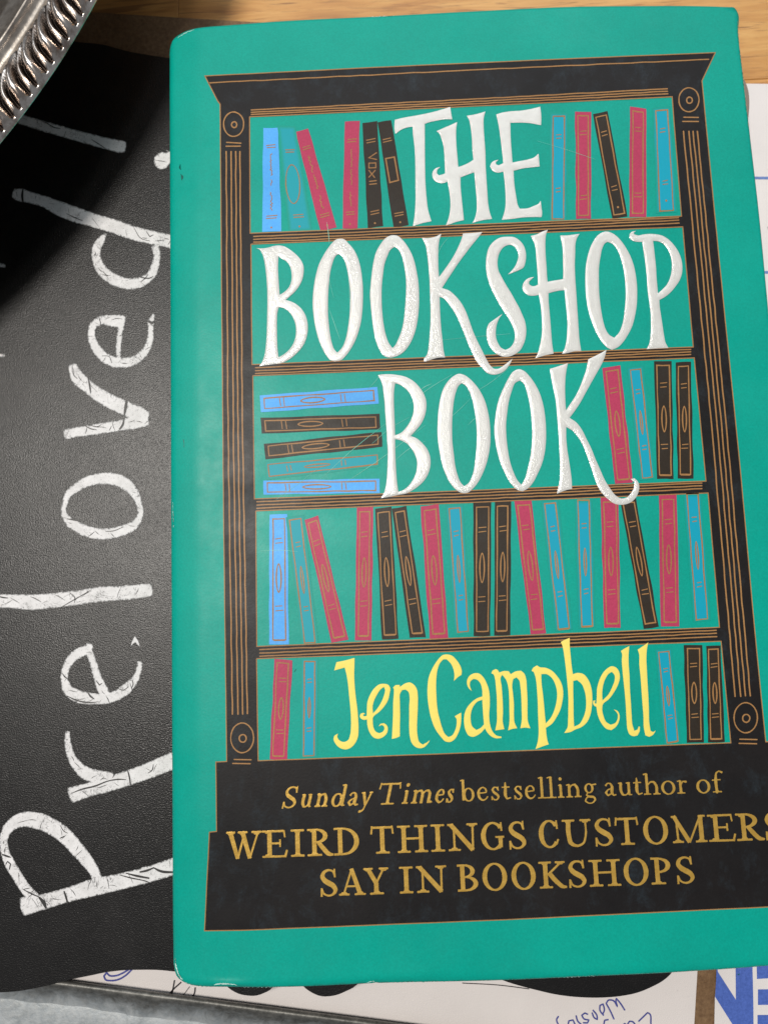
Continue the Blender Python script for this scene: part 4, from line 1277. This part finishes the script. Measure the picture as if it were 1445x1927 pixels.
# author's name -----------------------------------------------------------------
J1, J2 = Win(615, 1200, 925), Win(900, 1190, 1250)
author = [
    (J1, [(85, 215), (160, 200), (243, 177), (242, 240), (240, 330), (245, 430), (255, 530), (268, 630), (275, 720), (278, 800), (270, 880), (245, 930), (210, 965), (170, 980), (120, 970), (80, 935), (60, 890), (68, 860), (98, 842), (92, 870), (110, 900), (150, 915), (185, 900), (205, 850), (212, 780), (212, 700), (205, 600), (195, 500), (185, 400), (172, 320), (157, 262), (110, 275), (65, 288), (75, 250)], []),
    (J1, [(288, 690), (295, 668), (320, 658), (336, 668), (322, 672), (318, 685), (330, 690), (350, 685), (352, 620), (355, 570), (380, 500), (420, 440), (465, 408), (505, 405), (540, 415), (555, 440), (550, 490), (535, 550), (505, 600), (460, 650), (405, 700), (403, 740), (410, 790), (430, 825), (460, 838), (490, 825), (505, 800), (500, 775), (480, 765), (455, 778), (470, 755), (500, 750), (525, 768), (535, 800), (525, 840), (495, 870), (450, 887), (410, 875), (375, 830), (358, 780), (352, 718), (320, 720), (298, 708)], [[(500, 432), (510, 455), (500, 510), (475, 570), (440, 625), (405, 665), (402, 600), (415, 550), (440, 500), (470, 455)]]),
    (J1, [(580, 440), (600, 418), (638, 415), (642, 432), (690, 400), (730, 393), (765, 415), (788, 450), (797, 510), (797, 600), (793, 700), (790, 780), (795, 860), (810, 915), (840, 938), (875, 920), (905, 897), (880, 935), (850, 962), (820, 970), (780, 960), (745, 925), (728, 870), (722, 800), (722, 700), (722, 600), (725, 520), (715, 475), (690, 455), (660, 460), (642, 490), (640, 560), (642, 680), (640, 780), (640, 865), (600, 882), (570, 888), (575, 800), (580, 680), (582, 560), (588, 480), (588, 448)], []),
    (J1, [(1045, 147), (1090, 155), (1135, 195), (1168, 245), (1182, 290), (1180, 325), (1150, 345), (1113, 380), (1118, 330), (1110, 280), (1085, 225), (1050, 190), (1020, 190), (990, 225), (970, 280), (960, 350), (957, 430), (960, 510), (965, 590), (975, 660), (990, 720), (1010, 790), (1035, 845), (1065, 872), (1095, 860), (1125, 810), (1138, 750), (1135, 710), (1120, 690), (1150, 672), (1177, 657), (1178, 710), (1172, 770), (1150, 840), (1120, 890), (1080, 915), (1040, 910), (1000, 870), (950, 800), (915, 710), (895, 620), (883, 520), (883, 430), (893, 350), (915, 290), (945, 235), (985, 180), (1015, 153)], []),
    (J1, [(1270, 468), (1245, 445), (1228, 405), (1230, 370), (1250, 335), (1290, 313), (1330, 313), (1365, 340), (1400, 400), (1420, 460), (1427, 520), (1427, 600), (1422, 680), (1430, 760), (1450, 820), (1490, 860), (1530, 868), (1528, 880), (1480, 882), (1440, 865), (1405, 830), (1385, 795), (1360, 825), (1320, 855), (1280, 870), (1245, 860), (1215, 810), (1202, 740), (1205, 680), (1225, 620), (1260, 575), (1310, 535), (1363, 515), (1360, 450), (1345, 400), (1315, 368), (1285, 362), (1260, 380), (1252, 410), (1258, 440)], [[(1362, 545), (1320, 560), (1285, 600), (1263, 660), (1260, 720), (1275, 780), (1310, 810), (1350, 790), (1377, 760), (1370, 680), (1365, 600)]]),
    (J2, [(100, 318), (108, 297), (135, 285), (150, 293), (160, 312), (200, 300), (235, 302), (250, 325), (290, 303), (330, 298), (355, 320), (370, 365), (375, 430), (380, 520), (380, 620), (383, 690), (402, 745), (365, 740), (325, 745), (335, 690), (335, 600), (332, 500), (325, 420), (315, 370), (295, 350), (270, 362), (262, 400), (268, 480), (275, 560), (275, 640), (280, 700), (300, 745), (262, 750), (230, 762), (240, 700), (240, 600), (238, 500), (232, 430), (215, 370), (185, 330), (175, 345), (180, 420), (187, 520), (190, 620), (188, 690), (200, 752), (165, 757), (130, 762), (142, 700), (143, 600), (142, 500), (135, 420), (128, 360), (115, 325)], []),
    (J2, [(412, 300), (425, 275), (455, 257), (475, 270), (520, 275), (565, 295), (610, 340), (645, 400), (657, 460), (650, 540), (635, 600), (605, 660), (570, 710), (523, 742), (528, 800), (535, 840), (545, 870), (500, 885), (443, 907), (460, 850), (467, 780), (465, 700), (462, 620), (460, 540), (455, 460), (448, 380), (437, 330), (425, 305)], [[(487, 325), (530, 325), (570, 355), (598, 410), (610, 470), (605, 540), (590, 600), (560, 665), (522, 708), (515, 640), (508, 560), (500, 480), (490, 400)]]),
    (J2, [(638, 75), (670, 58), (708, 42), (708, 100), (715, 180), (723, 260), (732, 325), (770, 315), (815, 325), (850, 365), (875, 430), (883, 500), (880, 570), (868, 640), (840, 700), (800, 735), (745, 758), (720, 772), (665, 782), (690, 740), (695, 680), (697, 600), (697, 500), (690, 400), (680, 300), (668, 200), (655, 120), (648, 95)], [[(735, 378), (765, 370), (800, 400), (825, 460), (835, 530), (832, 600), (810, 670), (780, 715), (742, 732), (738, 650), (737, 550), (735, 460)]]),
    (J2, [(888, 545), (892, 530), (908, 530), (902, 540), (903, 552), (915, 553), (918, 500), (920, 440), (935, 380), (960, 325), (1000, 280), (1035, 263), (1070, 275), (1092, 310), (1097, 350), (1085, 400), (1055, 460), (1010, 520), (965, 560), (960, 600), (970, 650), (990, 695), (1025, 718), (1060, 705), (1080, 670), (1080, 635), (1050, 598), (1080, 612), (1095, 650), (1090, 690), (1065, 735), (1030, 760), (995, 750), (950, 700), (925, 640), (915, 578), (898, 570)], [[(1035, 307), (1055, 330), (1057, 370), (1040, 420), (1010, 480), (962, 530), (960, 470), (970, 400), (990, 350), (1012, 320)]]),
    (J2, [(1105, 145), (1135, 125), (1170, 107), (1165, 170), (1165, 240), (1172, 340), (1175, 440), (1182, 540), (1188, 640), (1195, 720), (1210, 765), (1235, 755), (1243, 730), (1252, 735), (1250, 770), (1235, 800), (1205, 807), (1175, 795), (1158, 760), (1150, 690), (1145, 600), (1138, 500), (1128, 400), (1118, 300), (1112, 220), (1112, 160)], []),
    (J2, [(1235, 135), (1275, 108), (1317, 78), (1307, 130), (1303, 200), (1307, 300), (1312, 400), (1318, 500), (1322, 600), (1325, 700), (1335, 765), (1355, 775), (1375, 763), (1355, 795), (1325, 812), (1295, 800), (1283, 740), (1280, 650), (1272, 550), (1265, 450), (1258, 350), (1248, 250), (1243, 155)], [])]
for wi, outl_, hl in author:
    bk(flat('author_letter', [smooth(wi(outl_), 3.0, True, 45)], Z4, m_yellow, holes=[smooth(wi(h), 3.0, True, 45) for h in hl], H=0.00004, w=3, grid=5))


# gold serif lettering ------------------------------------------------------------
def glyph(ch, w, h, t, n):
    """strokes of one serif letter in a w x h box (y up); t thick, n thin stroke, in photo pixels"""
    P_, s = [], n * 0.95

    def st(*pts, c=True, cap=False):
        P_.append(stroke([(x * w, y * h, ww) for x, y, ww in pts], step=2.0, cap=cap, curve=c))

    def se(x0, x1, y, o=1):                       # slab serif with bracket
        yy = y * h + (s / 2 if o > 0 else -s / 2)
        P_.append(stroke([(x0 * w, yy, s * 1.15), ((x0 + x1) / 2 * w, yy, s * .9), (x1 * w, yy, s * 1.15)], step=2.0, curve=False))
        m_ = (x0 + x1) / 2 * w
        P_.append([(m_ - t * .95, yy), (m_ - t * .5, yy + o * t * .55), (m_ + t * .5, yy + o * t * .55), (m_ + t * .95, yy)])

    def stem(x, y0=0.0, y1=1.0, ww=None):
        st((x, y0, ww or t), (x, y1, ww or t))

    def bowl(cx_, cy_, rx, ry, full=True, a0=0, a1=2 * math.pi, wt=None, k=24):
        wt = wt or t * 1.08
        pts = []
        for i in range(k + (0 if full else 1)):
            a_ = a0 + (a1 - a0) * i / k
            ww = n + (wt - n) * abs(math.cos(a_)) ** 1.4
            pts.append((cx_ * w + (rx * w - ww / 2) * math.cos(a_), cy_ * h + (ry * h - ww / 2) * math.sin(a_), ww))
        if full:
            pts.append(pts[0])
            pts.append(pts[1])
        P_.append(stroke(pts, step=2.0, cap=False))
    tw = t / w
    if ch == 'W':
        st((.09, 1, t * 1.05), (.31, 0, t * .85), c=False); st((.31, 0, n), (.52, .95, n), c=False)
        st((.45, 1, t * 1.05), (.66, 0, t * .85), c=False); st((.66, 0, n), (.92, 1, n), c=False)
        se(0, .22, 1, -1); se(.34, .58, 1, -1); se(.74, 1, 1, -1)
    elif ch == 'E':
        stem(.27); se(.0, .42, 0); se(0, .42, 1, -1)
        st((.2, .965, n * 1.1), (.85, .965, n * 1.1)); st((.86, 1.0, n), (.90, .73, n * .8)); st((.25, .52, n), (.68, .52, n)); st((.70, .66, n * .9), (.70, .38, n * .9))
        st((.2, .035, n * 1.1), (.92, .035, n * 1.1)); st((.9, .0, n * 1.2), (.98, .27, n))
    elif ch == 'I':
        stem(.5); se(.02, .98, 0); se(.02, .98, 1, -1)
    elif ch == 'R':
        stem(.25); se(0, .52, 0); se(0, .4, 1, -1)
        bowl(.36, .735, .42, .265, False, -math.pi / 2, math.pi / 2, t * 1.05, 14); st((.2, .965, n), (.4, .965, n)); st((.2, .505, n), (.4, .505, n))
        st((.42, .5, t * .9), (.62, .25, t), (.82, .06, t * .9), (1.0, .03, n)); 
    elif ch == 'D':
        stem(.25); st((.0, .97, n * 1.2), (.45, .97, n)); st((0, .03, n * 1.2), (.45, .03, n))
        bowl(.40, .5, .60, .5, False, -math.pi / 2, math.pi / 2, t * 1.1, 20)
    elif ch == 'T':
        stem(.5); se(.24, .78, 0); st((.04, .96, n * 1.2), (.96, .96, n * 1.2)); st((.06, 1.02, n), (.02, .72, n * .9)); st((.94, 1.02, n), (.98, .72, n * .9))
    elif ch == 'H':
        stem(.2); stem(.8); st((.2, .52, n * 1.1), (.8, .52, n * 1.1))
        for x in (.2, .8):
            se(x - .2, x + .2, 0); se(x - .2, x + .2, 1, -1)
    elif ch == 'N':
        st((.22, .03, n * 1.1), (.22, .92, n * 1.1)); st((.12, .97, t), (.84, .02, t * 1.05), c=False); st((.84, .0, n * 1.1), (.86, .97, n * 1.1))
        se(.04, .40, 0); se(.68, 1.0, 1, -1); st((.0, .97, n), (.2, .95, n * 1.6))
    elif ch in 'GC':
        bowl(.52, .5, .52, .52, False, math.radians(42), math.radians(318) if ch == 'C' else math.radians(310), t * 1.1, 24)
        st((.88, 1.0, n * .8), (.90, .68, n)); st((.78, .93, n), (.9, .78, n * 1.4))
        if ch == 'G':
            st((.84, .08, t * .8), (.84, .47, t)); st((.62, .46, n), (1.0, .46, n)); st((.6, .03, n), (.84, .1, n * 1.5))
        else:
            st((.82, .1, n), (.93, .3, n))
    elif ch == 'S':
        P_.append(stroke([(x * w, y * h, q) for x, y, q in ((.86, .74, n), (.76, .92, n), (.50, .975, n * 1.1), (.24, .90, t * .7), (.14, .74, t * .95), (.26, .60, t * 1.1), (.52, .48, t * 1.2), (.78, .36, t * 1.1), (.88, .22, t * .9), (.74, .07, n * 1.3), (.46, .02, n), (.2, .1, n), (.08, .28, n))], step=2.0))
        st((.84, 1.02, n * .8), (.86, .70, n)); st((.08, .30, n), (.07, -.02, n))
    elif ch == 'U':
        P_.append(stroke([(x * w, y * h, q) for x, y, q in ((.2, 1, t), (.2, .4, t), (.26, .14, t * .95), (.48, .03, n * 1.3), (.7, .12, n * 1.1), (.80, .4, n), (.81, 1, n))], step=2.0, cap=False))
        se(0, .4, 1, -1); se(.64, .98, 1, -1)
    elif ch == 'O':
        bowl(.5, .5, .5, .53)
    elif ch == 'M':
        st((.17, .03, n * 1.1), (.15, .95, n * 1.1)); st((.08, 1, t * .9), (.5, .02, t), c=False); st((.5, .0, n), (.86, .98, n), c=False); st((.86, 1, t), (.86, 0, t))
        se(.03, .31, 0); se(.70, 1.0, 0); st((0, .97, n), (.16, .95, n * 1.2)); st((.8, .97, n), (1.0, .97, n))
    elif ch == 'A':
        st((.16, .03, n), (.5, 1, n), c=False); st((.48, 1.0, t * .9), (.82, .03, t), c=False); st((.27, .34, n), (.7, .34, n)); se(0, .36, 0); se(.62, 1, 0)
    elif ch == 'Y':
        st((.16, .98, t), (.5, .42, t), c=False); st((.84, .98, n), (.5, .42, n * 1.2), c=False); stem(.5, 0, .45); se(.26, .78, 0); se(0, .34, 1, -1); se(.66, 1, 1, -1)
    elif ch == 'B':
        stem(.25); st((0, .97, n * 1.2), (.5, .97, n)); st((0, .03, n * 1.2), (.5, .03, n)); st((.2, .53, n), (.5, .53, n))
        bowl(.42, .75, .42, .25, False, -math.pi / 2, math.pi / 2, t, 14); bowl(.46, .28, .52, .28, False, -math.pi / 2, math.pi / 2, t * 1.05, 14)
    elif ch == 'K':
        stem(.22); se(0, .44, 0); se(0, .42, 1, -1); st((.82, .96, n), (.3, .5, n * 1.1), c=False); st((.36, .56, t), (.66, .2, t), (.86, .04, t * .8), (1.0, .03, n)); se(.62, .94, 1, -1)
    elif ch == 'P':
        stem(.3); se(0, .66, 0); st((0, .97, n * 1.2), (.45, .97, n)); st((.3, .46, n), (.5, .46, n)); bowl(.44, .71, .54, .28, False, -math.pi / 2, math.pi / 2, t * 1.05, 14)
    # lower case: h is the x-height, ascenders reach 1.6
    elif ch == 'u':
        P_.append(stroke([(x * w, y * h, q) for x, y, q in ((.2, .97, t), (.2, .3, t), (.32, .07, t * .8), (.55, .06, n), (.76, .25, n))], step=2, cap=False)); st((.78, 1.0, t), (.78, 0.06, t)); st((0, .93, n), (.25, .97, n)); st((.58, .93, n), (.8, .97, n)); st((.78, .05, n), (1, .06, n * .8))
    elif ch == 'n':
        st((.2, 0, t), (.2, .98, t)); P_.append(stroke([(x * w, y * h, q) for x, y, q in ((.25, .72, n), (.42, .93, n * 1.2), (.62, .95, t * .8), (.76, .72, t), (.77, 0, t))], step=2, cap=False)); st((0, .92, n), (.22, .99, n)); se(0, .4, 0); se(.58, 1, 0)
    elif ch == 'm':
        st((.13, 0, t), (.13, .98, t)); st((0, .92, n), (.14, .99, n)); st((.5, 0, t), (.5, .75, t)); st((.87, 0, t), (.87, .75, t))
        for x in (.13, .5):
            P_.append(stroke([((x + a_) * w, y * h, q) for a_, y, q in ((.03, .72, n), (.14, .93, n * 1.2), (.27, .95, t * .8), (.365, .74, t * .9), (.37, .6, t))], step=2, cap=False))
        se(.0, .26, 0); se(.88, 1.0, 0)
    elif ch == 'd':
        bowl(.40, .47, .40, .52, wt=t); st((.80, .04, t), (.80, 1.6, t)); st((.60, 1.55, n), (.82, 1.6, n)); st((.8, .05, n), (1, .06, n * .8))
    elif ch == 'b':
        bowl(.58, .47, .42, .52, wt=t); st((.2, .05, t), (.2, 1.6, t)); st((0, 1.52, n), (.22, 1.6, n))
    elif ch == 'a':
        P_.append(stroke([(x * w, y * h, q) for x, y, q in ((.14, .76, t * .8), (.3, .95, n), (.52, .95, n * 1.2), (.66, .76, t * .9), (.67, .2, t), (.78, .05, n * 1.1), (1.0, .1, n))], step=2, cap=False))
        P_.append(stroke([(x * w, y * h, q) for x, y, q in ((.62, .56, n), (.3, .46, n), (.13, .26, t * .9), (.3, .05, n * 1.3), (.64, .2, n))], step=2))
    elif ch == 'y':
        st((.2, .95, t), (.5, .05, t * .9), c=False); P_.append(stroke([(x * w, y * h, q) for x, y, q in ((.86, .95, n * 1.2), (.52, .0, n), (.32, -.4, n * 1.2), (.1, -.46, t * .9))], step=2)); st((0, .93, n), (.3, .95, n)); st((.7, .95, n), (1.0, .95, n))
    elif ch == 'i':
        st((.5, 0, t), (.5, .98, t)); se(.05, .95, 0); st((.15, .92, n), (.52, .99, n)); P_.append([(.5 * w + t * .62 * math.cos(q), 1.42 * h + t * .62 * math.sin(q)) for q in np.linspace(0, 6.28, 13)[:-1]])
    elif ch == 'e':
        P_.append(stroke([(x * w, y * h, q) for x, y, q in ((.14, .55, n), (.84, .60, n), (.82, .78, t * .7), (.66, .95, n), (.46, .97, n), (.2, .8, t * .8), (.11, .48, t), (.2, .2, t * .9), (.48, .03, n * 1.4), (.76, .1, n), (.94, .27, n))], step=2))
    elif ch == 's':
        P_.append(stroke([(x * w, y * h, q) for x, y, q in ((.82, .74, n), (.66, .94, n), (.4, .96, n), (.18, .78, t * .8), (.36, .58, t * .95), (.66, .42, t), (.84, .24, t * .8), (.66, .04, n * 1.1), (.34, .02, n), (.12, .24, n))], step=2)); st((.80, 1, n * .8), (.83, .7, n)); st((.11, .3, n), (.1, .0, n))
    elif ch == 't':
        P_.append(stroke([(x * w, y * h, q) for x, y, q in ((.42, 1.28, n), (.42, .9, t), (.42, .25, t), (.56, .06, n * 1.3), (.95, .14, n))], step=2)); st((.02, .93, n), (.9, .95, n))
    elif ch == 'l':
        st((.5, 0, t), (.5, 1.6, t)); se(.0, 1, 0); st((.08, 1.52, n), (.52, 1.6, n))
    elif ch == 'h':
        st((.2, 0, t), (.2, 1.6, t)); P_.append(stroke([(x * w, y * h, q) for x, y, q in ((.25, .72, n), (.42, .93, n * 1.2), (.62, .95, t * .8), (.77, .72, t), (.78, 0, t))], step=2, cap=False)); st((0, 1.52, n), (.22, 1.6, n)); se(0, .4, 0); se(.6, 1, 0)
    elif ch == 'g':
        bowl(.42, .64, .36, .38, wt=t * .85); P_.append(stroke([(x * w, y * h, q) for x, y, q in ((.3, .3, n), (.18, .14, n), (.4, .02, t * .8), (.76, -.04, t * .8), (.86, -.24, t * .7), (.6, -.46, n), (.3, -.46, n), (.08, -.3, n * 1.3), (.2, -.08, n), (.4, .02, n))], step=2)); st((.66, .9, n), (1, .93, n * 1.3))
    elif ch == 'o':
        bowl(.5, .48, .5, .53, wt=t * 1.05)
    elif ch == 'r':
        st((.3, 0, t), (.3, .98, t)); st((.0, .92, n), (.32, .99, n)); se(0, .66, 0); P_.append(stroke([(x * w, y * h, q) for x, y, q in ((.36, .68, n), (.56, .92, n), (.84, .88, t * .9))], step=2))
    elif ch == 'f':
        P_.append(stroke([(x * w, y * h, q) for x, y, q in ((.36, 0, t), (.36, 1.1, t), (.44, 1.45, n * 1.3), (.66, 1.6, n), (.90, 1.5, t * .8))], step=2)); st((.02, .93, n), (.75, .95, n)); se(.05, .74, 0)
    return P_


def kx(x, y):                                # lean of the book's verticals at this place in the picture
    return 0.0092 + (x - 420) * 0.0885 / 1000.0


def gold_line(items, base, h, t, n, ital=0.0):
    for ch, x0, x1 in items:
        w_ = x1 - x0
        hh = h
        up = {'T': 1.6, 'S': 1.6}.get(ch, 1.0) if h < 35 else 1.0
        if ital:
            w_ = w_ - ital * h * (0.45 if up == 1 else 1.3)
            x0 = x0 + (0 if ch != 'y' else 8)
        gl = glyph(ch, w_, hh * up, t, n)
        pol = []
        for pg in gl:
            q_ = []
            for (x, y) in pg:
                x = x + ital * y
                gx = x0 + x
                by = base(gx)
                q_.append((gx - kx(gx, by) * y + rng.normal(0, .12), by - y + rng.normal(0, .12)))
            pol.append(q_)
        bk(flat('foil_letter', pol, Z4 - 0.00001, m_gold, H=0.000012, w=2.2))


gold_line([('W', 427.9, 492.3), ('E', 495.5, 541.5), ('I', 548.9, 572.5), ('R', 580.4, 627.8), ('D', 629, 676.4), ('T', 698.8, 741.4), ('H', 750, 804), ('I', 812.7, 836.6), ('N', 843.3, 898.8), ('G', 906, 949.5), ('S', 958, 990.6),
           ('C', 1014.8, 1053.6), ('U', 1060.9, 1113.3), ('S', 1120, 1154.4), ('T', 1159.3, 1202.5), ('O', 1211.6, 1258.3), ('M', 1265.2, 1329.5), ('E', 1335.2, 1384.8), ('R', 1388, 1438.4), ('S', 1440.8, 1474)],
          lambda x: 1615.6 - (x - 460) * 0.0358, 51, 8.3, 3.6)
gold_line([('S', 603.3, 635.6), ('A', 639.6, 686.9), ('Y', 686.4, 730.8), ('I', 753.5, 777.1), ('N', 784.1, 839.8), ('B', 861.5, 901), ('O', 908.6, 955.2), ('O', 963.4, 1009), ('K', 1016.8, 1066.6), ('S', 1070.5, 1104), ('H', 1110.9, 1167.4), ('O', 1174.8, 1221.4), ('P', 1226.8, 1264), ('S', 1273.5, 1307.4)],
          lambda x: 1686.3 - (x - 619) * 0.0358, 50, 8.3, 3.6)
b1 = lambda x: 1520.6 - (x - 540) * 0.0356
gold_line([('S', 530, 563.6), ('u', 564.3, 587.2), ('n', 592.7, 617.6), ('d', 621.4, 650.8), ('a', 652, 675.7), ('y', 668, 692), ('T', 708, 756), ('i', 756, 769), ('m', 773.6, 812.7), ('e', 817.7, 836.4), ('s', 838.4, 853.8)],
          b1, 25, 5.4, 2.8, 0.24)
gold_line([('b', 867.2, 893), ('e', 898.5, 918.7), ('s', 924, 941), ('t', 944.6, 961.5), ('s', 967, 984), ('e', 988.5, 1008), ('l', 1013, 1027), ('l', 1029, 1046), ('i', 1049.6, 1061.5), ('n', 1066, 1093), ('g', 1098.6, 1122.7),
           ('a', 1137, 1159.4), ('u', 1164, 1189), ('t', 1192, 1209), ('h', 1212, 1241.5), ('o', 1244.3, 1271), ('r', 1275, 1294.7), ('o', 1310.5, 1336.8), ('f', 1340.4, 1362.7)],
          lambda x: 1507.3 - (x - 880) * 0.0345, 25, 4.9, 2.3)

# wear on the jacket -------------------------------------------------------------
sc = []
for (x0, y0, x1, y1, w_) in ((600, 905, 735, 790, .9), (640, 915, 800, 800, .8), (770, 760, 850, 705, .8), (790, 735, 812, 722, 1.2), (700, 835, 770, 785, .7), (745, 865, 800, 830, .9), (830, 800, 890, 745, .7), (880, 745, 960, 690, .6),
                             (520, 940, 600, 880, .6), (655, 500, 660, 620, .8), (618, 578, 640, 640, .9), (618, 505, 628, 560, .7), (615, 418, 620, 460, 1.0), (490, 1037, 560, 1038, .7), (830, 640, 960, 628, .5), (690, 735, 720, 700, .6), (880, 800, 905, 780, 1.0), (1010, 265, 1120, 300, .6), (820, 490, 845, 445, .7)):
    mx, my = (x0 + x1) / 2 + random.uniform(-4, 4), (y0 + y1) / 2 + random.uniform(-4, 4)
    sc.append(stroke([(x0, y0, .3), (mx, my, w_ * 0.9), (x1, y1, .3)], step=8, cap=False))
so = bk(flat('scratches', sc, Z4, m_mark))
so['kind'] = 'stuff'
fl = [stroke([(338, 306, 1), (337, 312, 3), (339, 316, 1)], step=2), stroke([(339, 325, 1), (342, 330, 4.5), (341, 336, 1)], step=2), stroke([(553.5, 1265, .5), (555.5, 1262, 1.6), (558, 1259, .5)], step=2),
      stroke([(344, 826, 1), (346, 835, 2), (345, 840, 1)], step=2), stroke([(1389, 1838 - 2, .5), (1391, 1836, 2), (1393, 1835, 1)], step=2)]
for q_ in fl:
    o_ = flat('dark_fleck', [q_], T, m_stain)
    drape(o_)
    bk(o_)
